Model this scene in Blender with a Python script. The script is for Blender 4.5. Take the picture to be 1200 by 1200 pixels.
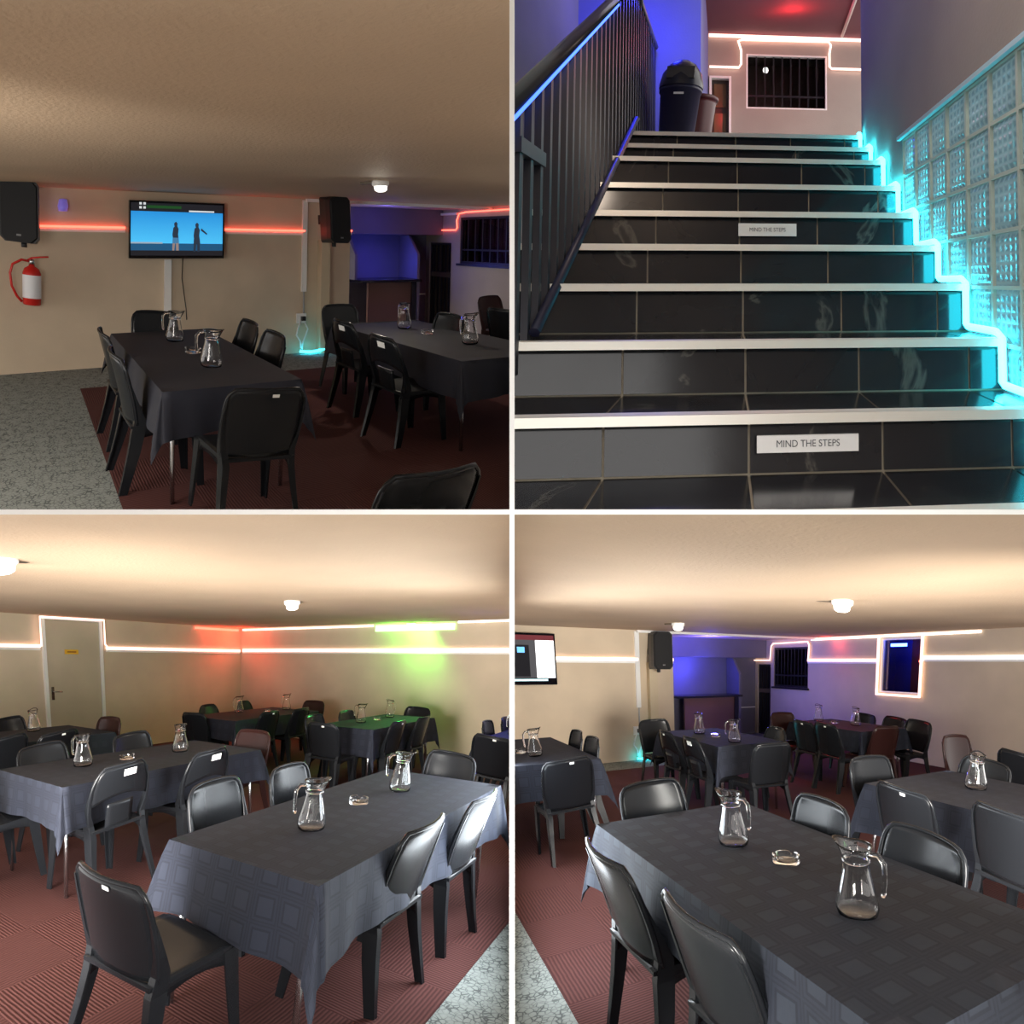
import bpy, bmesh, math, random
import numpy as np
from mathutils import Vector, Matrix, Quaternion

for o in list(bpy.data.objects):
    bpy.data.objects.remove(o)
scn = bpy.context.scene
COL = scn.collection
random.seed(4)

# ------------------------------------------------------------------ camera
cam_d = bpy.data.cameras.new('camera')
cam_d.sensor_width = 36.0
cam_d.lens = 30.0                       # 1000 px for a 1200 px frame
cam_d.clip_start = 0.05
cam_d.clip_end = 200
cam = bpy.data.objects.new('camera', cam_d)
COL.objects.link(cam)
cam.location = (0, 0, 0)
cam.rotation_euler = (math.pi / 2, 0, 0)
scn.camera = cam

# ------------------------------------------------------------------ world, exposure
wd = bpy.data.worlds.new('daylight')
scn.world = wd
wd.use_nodes = True
wd.node_tree.nodes['Background'].inputs[0].default_value = (1.0, 0.97, 0.94, 1)
wd.node_tree.nodes['Background'].inputs[1].default_value = 2.6
scn.view_settings.view_transform = 'Standard'
scn.view_settings.look = 'None'
scn.view_settings.exposure = 0.0
scn.view_settings.gamma = 1.0
scn.view_settings.use_curve_mapping = False


# ------------------------------------------------------------------ the four bays
# Four separate views are laid out as a building split by one party wall (x = 0) and one slab (z = 0):
# three bays of the hall and the staircase.  Every bay has axes sheared and stretched in depth about the camera
# (X to the right wall, Y to the far wall, Z up, metres before the shear) to match the image;
# p(bay, x, y, z) gives a point of the sheared bay.
FS, DEPTH_STRETCH = 650.0, 1000.0 / 650.0  # focal length in image pixels; depth stretch away from the camera
BAY = {  # image coordinates per quarter: centre, horizon, slope, vanishing point; eye height
    'tv':    dict(c=(-300, -300), v0=-19, m=.0130, vp=-269, eye=1.61),
    'steps': dict(c=(300, -300), v0=30, m=.0, vp=-50, eye=.372),
    'door':  dict(c=(-300, 300), v0=-130, m=.0086, vp=549, eye=1.61),
    'bar':   dict(c=(300, 300), v0=-122, m=.0085, vp=-463, eye=1.61),
}
for k, b in BAY.items():
    up = np.array([b['m'], -1, b['v0'] / FS]); up /= np.linalg.norm(up)
    d = np.array([b['vp'], b['v0'] + b['m'] * b['vp'], FS]); d -= up * (d @ up); d /= np.linalg.norm(d)
    x = np.cross(d, up); x = x if x[0] > 0 else -x
    R = np.array([x, d, up]).T
    ax, ay = b['c'][0] / FS, b['c'][1] / FS
    A = np.array([[1, 0, ax], [0, 0, DEPTH_STRETCH], [0, -1, -ay]])  # shears toward the quarter's centre and stretches depth, camera staying fixed
    S = np.array([[1, 0, 0], [0, 0, 1], [0, -1, 0]])
    b['rot'] = S @ R                       # upright axes of the bay
    b['M'] = A @ R                         # its axes sheared and stretched about the camera
    b['O'] = b['M'] @ np.array([0, 0, -b['eye']])
    b['n'] = np.cross(b['M'][:, 0], b['M'][:, 1])
    b['sx'] = -1 if b['c'][0] < 0 else 1
    b['sz'] = 1 if b['c'][1] < 0 else -1


def p(bay, x, y, z):
    b = BAY[bay]
    return b['O'] + b['M'] @ np.array([x, y, z])


def turn(bay, x, y, z, heading):
    """orientation of a rigid thing standing at x, y, z of a bay"""
    b = BAY[bay]
    v0 = Vector(b['rot'] @ np.array([x, y, z - b['eye']]))
    v1 = Vector(p(bay, x, y, z))
    q = v0.rotation_difference(v1)  # tilted onto its sheared camera ray, so the seen aspect stays
    return q.to_matrix() @ Matrix([list(r) for r in b['rot']]) @ Matrix.Rotation(heading, 3, 'Z')


HEAD = {'N': 0.0, 'S': math.pi, 'E': -math.pi / 2, 'W': math.pi / 2}
BAYOBJ = []          # (object, bay) for trimming at party wall and slab

# ------------------------------------------------------------------ materials
MATS = {}


def mat(name, col, rough=.6, metal=0., spec=.5, emit=None, es=0., trans=0., ior=1.45, coat=0., alpha=1.):
    if name in MATS:
        return MATS[name]
    m = bpy.data.materials.new(name); m.use_nodes = True
    n = m.node_tree.nodes['Principled BSDF']
    n.inputs['Base Color'].default_value = (*col, 1)
    n.inputs['Roughness'].default_value = rough
    n.inputs['Metallic'].default_value = metal
    n.inputs['Specular IOR Level'].default_value = spec
    n.inputs['Transmission Weight'].default_value = trans
    n.inputs['IOR'].default_value = ior
    n.inputs['Coat Weight'].default_value = coat
    if emit:
        n.inputs['Emission Color'].default_value = (*emit, 1)
        n.inputs['Emission Strength'].default_value = es
    MATS[name] = m
    return m


def nodes(m):
    t = m.node_tree
    return t, t.nodes['Principled BSDF']


def add(t, kind, **kw):
    n = t.nodes.new(kind)
    for k, v in kw.items():
        if k.startswith('i_'):
            n.inputs[k[2:].replace('_', ' ')].default_value = v
        else:
            setattr(n, k, v)
    return n


def ramp(t, fac, stops):
    r = t.nodes.new('ShaderNodeValToRGB')
    el = r.color_ramp.elements
    while len(el) < len(stops):
        el.new(.5)
    for e, (q, c) in zip(el, stops):
        e.position = q; e.color = (*c, 1)
    t.links.new(fac, r.inputs[0])
    return r.outputs[0]


def paint(name, col, var=.08, scale=1.5, rough=.75, bump=.15, bscale=60):
    """painted plaster: faint blotches and fine relief"""
    m = mat(name, col, rough, spec=.3)
    t, n = nodes(m)
    co = add(t, 'ShaderNodeTexCoord')
    a = add(t, 'ShaderNodeTexNoise', i_Scale=scale, i_Detail=4.0)
    t.links.new(co.outputs['UV'], a.inputs['Vector'])
    c = ramp(t, a.outputs[0], [(.3, [q * (1 - var) for q in col]), (.7, [min(1, q * (1 + var)) for q in col])])
    t.links.new(c, n.inputs['Base Color'])
    g = add(t, 'ShaderNodeTexNoise', i_Scale=bscale, i_Detail=3.0)
    t.links.new(co.outputs['UV'], g.inputs['Vector'])
    bp = add(t, 'ShaderNodeBump', i_Strength=bump, i_Distance=.01)
    t.links.new(g.outputs[0], bp.inputs['Height'])
    t.links.new(bp.outputs[0], n.inputs['Normal'])
    return m


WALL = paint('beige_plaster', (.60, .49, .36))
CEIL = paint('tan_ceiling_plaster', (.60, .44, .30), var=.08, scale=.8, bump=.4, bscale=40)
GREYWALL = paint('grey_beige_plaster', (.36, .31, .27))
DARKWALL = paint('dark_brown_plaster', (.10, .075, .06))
PILLAR = paint('cream_plaster', (.58, .48, .33))
WHITE = mat('white_plastic', (.85, .84, .82), .4)
PARTY = mat('white_party_wall', (.93, .93, .92), .6)
STEEL = mat('steel_tube', (.55, .56, .58), .25, 1.)
ALU = mat('aluminium_nosing', (.88, .84, .76), .35, .3)
BLACK = mat('black_plastic', (.012, .012, .014), .42)
GLOSSBLACK = mat('black_gloss', (.006, .006, .008), .12)
DARKMETAL = mat('dark_painted_steel', (.02, .02, .028), .4, .3)
REDPAINT = mat('red_enamel', (.55, .02, .015), .25)
LED_RED = mat('led_red', (1, .3, .25), emit=(1, .10, .06), es=4)
LED_PINK = mat('led_warm_white', (1, .8, .75), emit=(1, .62, .52), es=1.9)
LED_WHITE = mat('led_white', (1, .95, .9), emit=(1, .90, .84), es=1.7)
LED_CYAN = mat('led_cyan', (.3, 1, 1), emit=(.03, .80, 1), es=18)
LED_CYANS = mat('led_cyan_soft', (.3, 1, 1), emit=(.03, .80, 1), es=8)
LED_BLUE = mat('led_blue', (.1, .2, 1), emit=(.06, .16, 1), es=3)
LED_GREEN = mat('led_green', (.5, 1, .5), emit=(.30, 1, .25), es=4)
LAMP = mat('lamp_lens', (1, .97, .9), emit=(1, .95, .85), es=3)
GLASS = mat('clear_glass', (1, 1, 1), .03, trans=1., ior=1.36)
PANE = mat('dark_window_pane', (.6, .6, .65), .02, trans=1., ior=1.2)
BROWNDOOR = paint('beige_door_paint', (.50, .42, .31), bump=.05)
STICKER = mat('white_sticker', (.85, .85, .82), .5)
YELLOW = mat('yellow_sign', (.75, .42, .03), .5)

CHAIRM = mat('charcoal_chair_plastic', (.009, .010, .012), .24, spec=.24)
t_, n_ = nodes(CHAIRM)
co_ = add(t_, 'ShaderNodeTexCoord')
ns_ = add(t_, 'ShaderNodeTexNoise', i_Scale=220., i_Detail=2.)
t_.links.new(co_.outputs['Object'], ns_.inputs['Vector'])
bp_ = add(t_, 'ShaderNodeBump', i_Strength=.06, i_Distance=.002)
t_.links.new(ns_.outputs[0], bp_.inputs['Height']); t_.links.new(bp_.outputs[0], n_.inputs['Normal'])
CHAIRBROWN = mat('brown_chair_plastic', (.028, .010, .009), .28, spec=.25)


def damask(name, base, light, pitch=.125):
    """woven cloth with a pattern of nested squares"""
    m = mat(name, base, .8, spec=.25)
    t, n = nodes(m)
    uv = add(t, 'ShaderNodeTexCoord').outputs['UV']
    sc = add(t, 'ShaderNodeVectorMath', operation='SCALE'); sc.inputs['Scale'].default_value = 1 / pitch
    t.links.new(uv, sc.inputs[0])
    fr = add(t, 'ShaderNodeVectorMath', operation='FRACTION'); t.links.new(sc.outputs[0], fr.inputs[0])
    sb = add(t, 'ShaderNodeVectorMath', operation='SUBTRACT'); sb.inputs[1].default_value = (.5, .5, .5)
    t.links.new(fr.outputs[0], sb.inputs[0])
    ab = add(t, 'ShaderNodeVectorMath', operation='ABSOLUTE'); t.links.new(sb.outputs[0], ab.inputs[0])
    sp = add(t, 'ShaderNodeSeparateXYZ'); t.links.new(ab.outputs[0], sp.inputs[0])
    mx = add(t, 'ShaderNodeMath', operation='MAXIMUM')
    t.links.new(sp.outputs[0], mx.inputs[0]); t.links.new(sp.outputs[1], mx.inputs[1])
    dk = [q * .72 for q in base]
    rp = ramp(t, mx.outputs[0], [(.0, light), (.27, light), (.29, dk), (.34, dk), (.36, base), (.42, base), (.44, dk), (.5, base)])
    t.links.new(rp, n.inputs['Base Color'])
    w = add(t, 'ShaderNodeTexNoise', i_Scale=9., i_Detail=5.); t.links.new(uv, w.inputs['Vector'])
    bp = add(t, 'ShaderNodeBump', i_Strength=.25, i_Distance=.01)
    t.links.new(w.outputs[0], bp.inputs['Height']); t.links.new(bp.outputs[0], n.inputs['Normal'])
    return m


CLOTH = damask('charcoal_damask', (.0165, .0195, .031), (.0185, .0220, .0345))
CLOTHP = damask('large_square_damask', (.0165, .0195, .029), (.021, .0255, .036), .14)
CLOTHN = mat('navy_black_cloth', (.012, .013, .021), .7, spec=.35)


def carpet_grey():
    m = mat('grey_patterned_carpet', (.3, .33, .31), .95, spec=.1)
    t, n = nodes(m)
    uv = add(t, 'ShaderNodeTexCoord').outputs['UV']
    v = add(t, 'ShaderNodeTexVoronoi', feature='DISTANCE_TO_EDGE', distance='MANHATTAN') if False else add(t, 'ShaderNodeTexVoronoi', feature='DISTANCE_TO_EDGE')
    v.inputs['Scale'].default_value = 36
    t.links.new(uv, v.inputs['Vector'])
    no = add(t, 'ShaderNodeTexNoise', i_Scale=14., i_Detail=2.); t.links.new(uv, no.inputs['Vector'])
    ad = add(t, 'ShaderNodeMath', operation='MULTIPLY_ADD'); ad.inputs[1].default_value = .35; ad.inputs[2].default_value = -.14
    t.links.new(no.outputs[0], ad.inputs[0])
    s = add(t, 'ShaderNodeMath', operation='ADD'); t.links.new(v.outputs[0], s.inputs[0]); t.links.new(ad.outputs[0], s.inputs[1])
    c = ramp(t, s.outputs[0], [(.04, (.10, .11, .11)), (.13, (.25, .275, .26)), (.6, (.29, .315, .295))])
    t.links.new(c, n.inputs['Base Color'])
    return m


def carpet_maroon():
    m = mat('maroon_ribbed_carpet', (.16, .05, .045), .95, spec=.1)
    t, n = nodes(m)
    uv = add(t, 'ShaderNodeTexCoord').outputs['UV']
    ch = add(t, 'ShaderNodeTexChecker', i_Scale=2.); t.links.new(uv, ch.inputs['Vector'])
    wv = [add(t, 'ShaderNodeTexWave', bands_direction=d, i_Scale=16., i_Distortion=1.2, i_Detail=2.) for d in 'XY']
    for w in wv:
        t.links.new(uv, w.inputs['Vector'])
    mx = add(t, 'ShaderNodeMix', data_type='FLOAT')
    t.links.new(ch.outputs['Fac'], mx.inputs[0]); t.links.new(wv[0].outputs['Fac'], mx.inputs[2]); t.links.new(wv[1].outputs['Fac'], mx.inputs[3])
    c = ramp(t, mx.outputs[0], [(.1, (.058, .022, .021)), (.6, (.094, .037, .034)), (.95, (.105, .043, .038))])
    t.links.new(c, n.inputs['Base Color'])
    bp = add(t, 'ShaderNodeBump', i_Strength=.3, i_Distance=.01)
    t.links.new(mx.outputs[0], bp.inputs['Height']); t.links.new(bp.outputs[0], n.inputs['Normal'])
    return m


CARPET_G, CARPET_M = carpet_grey(), carpet_maroon()


def tile_mat():
    m = mat('black_marble_tile', (.012, .012, .015), .10, spec=.6)
    t, n = nodes(m)
    uv = add(t, 'ShaderNodeTexCoord').outputs['UV']
    a = add(t, 'ShaderNodeTexNoise', i_Scale=1.5, i_Detail=7., i_Distortion=1.2); t.links.new(uv, a.inputs['Vector'])
    c = ramp(t, a.outputs[0], [(.0, (.012, .012, .015)), (.36, (.014, .014, .017)), (.375, (.085, .08, .07)), (.385, (.014, .014, .017)), (1., (.010, .010, .013))])
    t.links.new(c, n.inputs['Base Color'])
    r = add(t, 'ShaderNodeTexNoise', i_Scale=5., i_Detail=3.); t.links.new(uv, r.inputs['Vector'])
    mr = add(t, 'ShaderNodeMapRange'); mr.inputs[3].default_value = .08; mr.inputs[4].default_value = .24
    t.links.new(r.outputs[0], mr.inputs[0]); t.links.new(mr.outputs[0], n.inputs['Roughness'])
    return m


TILE = tile_mat()
GROUT = mat('cream_grout', (.42, .36, .27), .8)


def block_mat():
    m = bpy.data.materials.new('ribbed_glass_block'); m.use_nodes = True
    t = m.node_tree; n = t.nodes['Principled BSDF']; out = t.nodes['Material Output']
    n.inputs['Base Color'].default_value = (.30, .42, .47, 1); n.inputs['Roughness'].default_value = .12
    uv = add(t, 'ShaderNodeTexCoord').outputs['UV']
    ws = []
    for d in 'XY':
        w = add(t, 'ShaderNodeTexWave', bands_direction=d, i_Scale=9.); t.links.new(uv, w.inputs['Vector']); ws.append(w)
    mx = add(t, 'ShaderNodeMath', operation='MAXIMUM')
    t.links.new(ws[0].outputs['Fac'], mx.inputs[0]); t.links.new(ws[1].outputs['Fac'], mx.inputs[1])
    bp = add(t, 'ShaderNodeBump', i_Strength=.6, i_Distance=.01)
    t.links.new(mx.outputs[0], bp.inputs['Height']); t.links.new(bp.outputs[0], n.inputs['Normal'])
    tr = add(t, 'ShaderNodeBsdfTranslucent')
    c = ramp(t, mx.outputs[0], [(.3, (.30, .42, .50)), (1., (.55, .70, .74))])
    t.links.new(c, tr.inputs[0])
    ms = add(t, 'ShaderNodeMixShader'); ms.inputs[0].default_value = .55
    t.links.new(n.outputs[0], ms.inputs[1]); t.links.new(tr.outputs[0], ms.inputs[2])
    t.links.new(ms.outputs[0], out.inputs[0])
    return m


BLOCK = block_mat()
BLOCKJOINT = mat('pale_block_mortar', (.55, .58, .50), .7)


# ------------------------------------------------------------------ mesh helpers
class MB:
    """collects faces; build() makes one mesh object"""
    def __init__(s):
        s.v, s.f, s.uv, s.sm = [], [], [], []

    def face(s, pts, uv=None, smooth=False):
        i = len(s.v); s.v += [tuple(map(float, q)) for q in pts]
        s.f.append(tuple(range(i, i + len(pts)))); s.uv.append(uv or [(q[0], q[1]) for q in pts]); s.sm.append(smooth)
        return s

    def box(s, x0, x1, y0, y1, z0, z1):
        X, Y, Z = sorted((x0, x1)), sorted((y0, y1)), sorted((z0, z1))
        for a, lo, hi in ((0, 0, 1),):
            pass
        c = lambda i, j, k: (X[i], Y[j], Z[k])
        s.face([c(0, 0, 0), c(0, 1, 0), c(1, 1, 0), c(1, 0, 0)])
        s.face([c(0, 0, 1), c(1, 0, 1), c(1, 1, 1), c(0, 1, 1)])
        for q in ([c(0, 0, 0), c(1, 0, 0), c(1, 0, 1), c(0, 0, 1)], [c(0, 1, 0), c(0, 1, 1), c(1, 1, 1), c(1, 1, 0)]):
            s.face(q, [(w[0], w[2]) for w in q])
        for q in ([c(0, 0, 0), c(0, 0, 1), c(0, 1, 1), c(0, 1, 0)], [c(1, 0, 0), c(1, 1, 0), c(1, 1, 1), c(1, 0, 1)]):
            s.face(q, [(w[1], w[2]) for w in q])
        return s

    def grid(s, rows, closed=False, uvf=None, smooth=True):
        for i in range(len(rows) - 1):
            m = len(rows[i])
            for j in range(m if closed else m - 1):
                k = (j + 1) % m
                q = [rows[i][j], rows[i][k], rows[i + 1][k], rows[i + 1][j]]
                u = [uvf(i, j), uvf(i, j + 1), uvf(i + 1, j + 1), uvf(i + 1, j)] if uvf else None
                s.face(q, u, smooth)
        return s

    def lathe(s, prof, n=24, c=(0, 0, 0)):
        rows = [[(c[0] + r * math.cos(2 * math.pi * j / n), c[1] + r * math.sin(2 * math.pi * j / n), c[2] + z) for j in range(n)] for r, z in prof]
        return s.grid(rows, True)

    def tube(s, path, r, n=8, cap=True):
        path = [Vector(q) for q in path]
        rr = r if isinstance(r, (list, tuple)) else [r] * len(path)
        rows = []
        ref = None
        for i, q in enumerate(path):
            d = (path[min(i + 1, len(path) - 1)] - path[max(i - 1, 0)]).normalized()
            if ref is None:
                ref = Vector((0, 0, 1)) if abs(d.z) < .9 else Vector((1, 0, 0))
            a = d.cross(ref).normalized(); b = d.cross(a).normalized(); ref = -b if b.dot(ref) < 0 else b
            b = d.cross(a)
            rows.append([tuple(q + (a * math.cos(2 * math.pi * j / n) + b * math.sin(2 * math.pi * j / n)) * rr[i]) for j in range(n)])
        s.grid(rows, True)
        if cap:
            s.face(rows[0][::-1]); s.face(rows[-1])
        return s

    def prism(s, poly, y0, y1):
        """polygon in x, z pulled along y"""
        a = [(x, y0, z) for x, z in poly]; b = [(x, y1, z) for x, z in poly]
        s.face(a, [(x, z) for x, z in poly]); s.face(b[::-1], [(x, z) for x, z in poly[::-1]])
        for i in range(len(poly)):
            j = (i + 1) % len(poly)
            s.face([a[j], a[i], b[i], b[j]])
        return s

    def mesh(s, name, mtl, fn=None, weld=True):
        me = bpy.data.meshes.new(name)
        v = [tuple(fn(*q)) for q in s.v] if fn else s.v
        me.from_pydata(v, [], s.f)
        ul = me.uv_layers.new(name='UVMap')
        flat = [c for f in s.uv for q in f for c in q]
        ul.data.foreach_set('uv', flat)
        me.polygons.foreach_set('use_smooth', s.sm)
        me.materials.append(mtl)
        if weld:
            bm = bmesh.new(); bm.from_mesh(me)
            bmesh.ops.remove_doubles(bm, verts=bm.verts, dist=1e-5)
            bmesh.ops.recalc_face_normals(bm, faces=bm.faces)
            bm.to_mesh(me); bm.free()
        return me


def tag(o, label=None, cat=None, group=None, kind=None):
    if label: o['label'] = label
    if cat: o['category'] = cat
    if group: o['group'] = group
    if kind: o['kind'] = kind
    return o


def link(name, data, parent=None, bay=None):
    o = bpy.data.objects.new(name, data); COL.objects.link(o)
    if parent is not None:
        o.parent = parent
    if bay:
        BAYOBJ.append((o, bay))
    return o


def empty(name, bay, x, y, z):
    """an upright root at a point of a bay (its parts are built with built())"""
    e = link(name, None)
    e.empty_display_size = .1
    e.location = Vector(p(bay, x, y, z))
    return e


def built(name, mb, mtl, bay, parent=None, fn=None):
    """a mesh given in bay coordinates"""
    off = np.zeros(3)
    q = parent
    while q is not None:
        off = off + np.array(q.location); q = q.parent
    me = mb.mesh(name, mtl, lambda x, y, z: (fn or (lambda *q: p(bay, *q)))(x, y, z) - off)
    return link(name, me, parent, bay)


def struct(name, mb, mtl, bay, parent=None, label=None):
    o = built(name, mb, mtl, bay, parent)
    if parent is None:
        o['kind'] = 'structure'
        if label: o['label'] = label
    return o


def rigid(name, bay, x, y, z, heading=0., pitch=0.):
    e = link(name, None); e.empty_display_size = .1
    e.location = Vector(p(bay, x, y, z))
    m = turn(bay, x, y, z, heading) @ Matrix.Rotation(pitch, 3, 'X')
    e.rotation_euler = m.to_euler()
    return e


def copy_children(src, dst, bay):
    for ch in src.children:
        c = ch.copy(); COL.objects.link(c); c.parent = dst; BAYOBJ.append((c, bay))
        for g in ch.children:
            d = g.copy(); COL.objects.link(d); d.parent = c; BAYOBJ.append((d, bay))


def cells(us, vs, holes):
    """rectangles of a wall between the holes"""
    U = sorted(set([us[0], us[1]] + [h[0] for h in holes] + [h[1] for h in holes]))
    V = sorted(set([vs[0], vs[1]] + [h[2] for h in holes] + [h[3] for h in holes]))
    for i in range(len(U) - 1):
        for j in range(len(V) - 1):
            a, b = (U[i] + U[i + 1]) / 2, (V[j] + V[j + 1]) / 2
            if not any(h[0] < a < h[1] and h[2] < b < h[3] for h in holes):
                yield U[i], U[i + 1], V[j], V[j + 1]


def wall_y(bay, name, y, x0, x1, z0, z1, mtl, holes=(), th=.12, label=None):
    m = MB()
    for a, b, c, d in cells((x0, x1), (z0, z1), list(holes)):
        m.box(a, b, y, y + th, c, d)
    return struct(name, m, mtl, bay, label=label)


def wall_x(bay, name, x, y0, y1, z0, z1, mtl, holes=(), th=.12, label=None):
    m = MB()
    for a, b, c, d in cells((y0, y1), (z0, z1), list(holes)):
        m.box(x, x + th, a, b, c, d)
    return struct(name, m, mtl, bay, label=label)


def light(name, kind, bay, x, y, z, col, power, size=.1, aim=None):
    d = bpy.data.lights.new(name, kind); d.color = col; d.energy = power
    if kind == 'AREA':
        d.size = size
    else:
        d.shadow_soft_size = size
    o = link(name, d); o.location = Vector(p(bay, x, y, z))
    if aim:
        o.rotation_euler = (Vector(p(bay, *aim)) - o.location).to_track_quat('-Z', 'Y').to_euler()
    if kind == 'SPOT':
        d.spot_size = 1.6; d.spot_blend = .8
    return o


# ------------------------------------------------------------------ party wall and slab between the bays
T = .0056
o = link('wall_partition', MB().box(-T, T, 1.9, 42, -26, 26).mesh('wall_partition', PARTY))
tag(o, 'white party wall standing between the hall bays and the staircase', kind='structure')
o = link('floor_partition', MB().box(-26, -T, 1.9, 42, -T, T).box(T, 26, 1.9, 42, -T, T).mesh('floor_partition', PARTY))
tag(o, 'white slab between the upper and the lower bays', kind='structure')

# added glowing fill panels shaped as windows on the party wall, one per lower bay
FILLPANE = mat('added_glow_pane', (.9, .93, 1.), .5, emit=(.86, .94, 1.), es=14)
for n_w, sg in ((5, -1), (6, 1)):
    fr_ = MB()
    for a, b, c, d in cells((4.1, 7.4), (-2.2, -1.25), [(4.16, 5.70, -2.14, -1.31), (5.80, 7.34, -2.14, -1.31)]):
        fr_.box(sg * T, sg * (T + .005), a, b, c, d)
    w_ = link('window_%d' % n_w, fr_.mesh('window', WHITE))
    tag(w_, 'added glowing fill panel on the party wall, ' + ('door bay side' if sg < 0 else 'alcove bay side'), kind='structure')
    for a, b in ((4.16, 5.70), (5.80, 7.34)):
        link('pane', MB().box(sg * T, sg * (T + .003), a, b, -2.14, -1.31).mesh('pane', FILLPANE), w_)
o = link('floor_blocker', MB().box(-9, 9, -9, 1.2, -1.95, -1.85).mesh('floor_blocker', mat('blocker_grey', (.16, .155, .15), .8)))  # unseen slab added to keep light from below off the upper ceiling
tag(o, 'added grey slab behind the photographer, blocking light from below', kind='structure')
# ---- added unseen area lights filling the hall bays, standing in for window daylight
for bay, loc, pw, sz, spread, aim in (
        ('tv', (-2.7, 2.6, .8), 34, 1.2, 1.9, (1.5, 7.0, .9)),
        ('door', (-2.8, 2.6, -1.45), 200, 1.8, 1.2, (-4.4, 9.0, 1.05)),
        ('door', (1.8, -1.0, -1.0), 30, .9, .7, (-2.2, 2.8, .7)),
        ('bar', (-1.8, -1.0, -1.0), 30, .9, .7, (2.2, 2.6, .7)),
        ('bar', (2.8, 2.6, -1.45), 210, 1.8, 1.2, (4.4, 9.0, 1.05))):
    o = light('window_light', 'AREA', bay, 0, 0, 0, (1, .96, .90), pw, sz)
    o.location = loc
    o.rotation_euler = (Vector(p(bay, *aim)) - o.location).to_track_quat('-Z', 'Y').to_euler()
    o.data.spread = spread
# ================================================================== SHELLS
# ---- hall bay with the television
tv = 'tv'
CZ = 2.2
struct('floor', MB().box(-4, 9, -1, 9, -.1, 0), CARPET_G, tv, label='grey patterned carpet along the wall with the extinguisher')
struct('floor', MB().box(.53, 7.1, -1, 6.12, 0, .004), CARPET_M, tv, label='maroon carpet under the tables of the dim television bay')
struct('ceiling', MB().box(-4, 9, -3, 9, CZ, CZ + .1), CEIL, tv, label='tan plastered ceiling above the television bay')
wall_y(tv, 'wall_back', 7.05, -4, 4.42, 0, CZ, WALL, label='beige wall carrying the television')
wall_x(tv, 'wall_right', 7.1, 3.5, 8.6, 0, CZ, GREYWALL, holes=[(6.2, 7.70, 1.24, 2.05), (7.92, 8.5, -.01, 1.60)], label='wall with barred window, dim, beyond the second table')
# ---- hall bay with the door
dr = 'door'
struct('floor', MB().box(-8, 3, .3, 9.2, -.1, 0), CARPET_G, dr, label='grey patterned carpet beside the long tablecloth')
struct('floor', MB().box(-7.97, -.82, .3, 9.1, 0, .004), CARPET_M, dr, label='maroon ribbed carpet under the tables by the door')
struct('ceiling', MB().box(-8.1, 3, -.5, 9.3, CZ, CZ + .1), CEIL, dr, label='tan plastered ceiling above the door bay')
wall_x(dr, 'wall_left', -8.09, 1.0, 9.2, 0, CZ, WALL, label='beige wall with the door')
wall_y(dr, 'wall_back', 9.1, -7.97, 3, 0, CZ, WALL, label='beige wall below the green light')
# ---- hall bay with the bar alcove
br = 'bar'
CB = 2.13
struct('floor', MB().box(-.6, 7.5, -.6, 11, -.1, 0), CARPET_G, br, label='grey patterned carpet in front of the alcove bay')
struct('floor', MB().box(.6, 7.3, -.6, 8.1, 0, .004), CARPET_M, br, label='maroon ribbed carpet under the tables of the alcove bay')
struct('ceiling', MB().box(-1, 7.5, -2.5, 11, CB, CB + .1), CEIL, br, label='tan plastered ceiling above the alcove bay')
wall_y(br, 'wall_back', 8.8, -1, 4.18, 0, CB, WALL, label='beige wall between television and alcove')
wall_x(br, 'wall_right', 7.3, 2.5, 11, 0, CB, WALL, holes=[(9.0, 10.2, 1.12, 1.96), (6.1, 7.0, 1.14, 2.06), (10.33, 10.85, -.01, 1.60)], label='beige wall with the light-framed window')


# ================================================================== WALL FITTINGS
def strip_y(bay, y, x0, x1, z, red, label, name='led_strip', trunk=True, h=.028):
    """LED line over a white trunking on a wall across the bay"""
    e = empty(name, bay, x0, y, z)
    if trunk:
        built('trunking', MB().box(x0, x1, y - .022, y, z - .062, z - .022), WHITE, bay, e)
    built('light_tube', MB().box(x0, x1, y - .03, y - .006, z - h / 2, z + h / 2), red, bay, e)
    return tag(e, label, 'light strip')


def strip_x(bay, x, y0, y1, z, m, label, name='led_strip', trunk=True, side=-1, h=.028):
    e = empty(name, bay, x, y0, z)
    if trunk:
        built('trunking', MB().box(x, x + side * .022, y0, y1, z - .062, z - .022), WHITE, bay, e)
    built('light_tube', MB().box(x + side * .006, x + side * .03, y0, y1, z - h / 2, z + h / 2), m, bay, e)
    return tag(e, label, 'light strip')


def hollow(x0, x1, y0, y1, z0, z1, axis=0):
    """box open on its near side"""
    m = MB(); t = .03
    m.box(x0, x1, y0, y1, z0 - t, z0); m.box(x0, x1, y0, y1, z1, z1 + t)
    if axis == 0:
        m.box(x0, x1, y0 - t, y0, z0, z1); m.box(x0, x1, y1, y1 + t, z0, z1); m.box(x1, x1 + t, y0, y1, z0, z1)
    else:
        m.box(x0 - t, x0, y0, y1, z0, z1); m.box(x1, x1 + t, y0, y1, z0, z1); m.box(x0, x1, y1, y1 + t, z0, z1)
    return m


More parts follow.
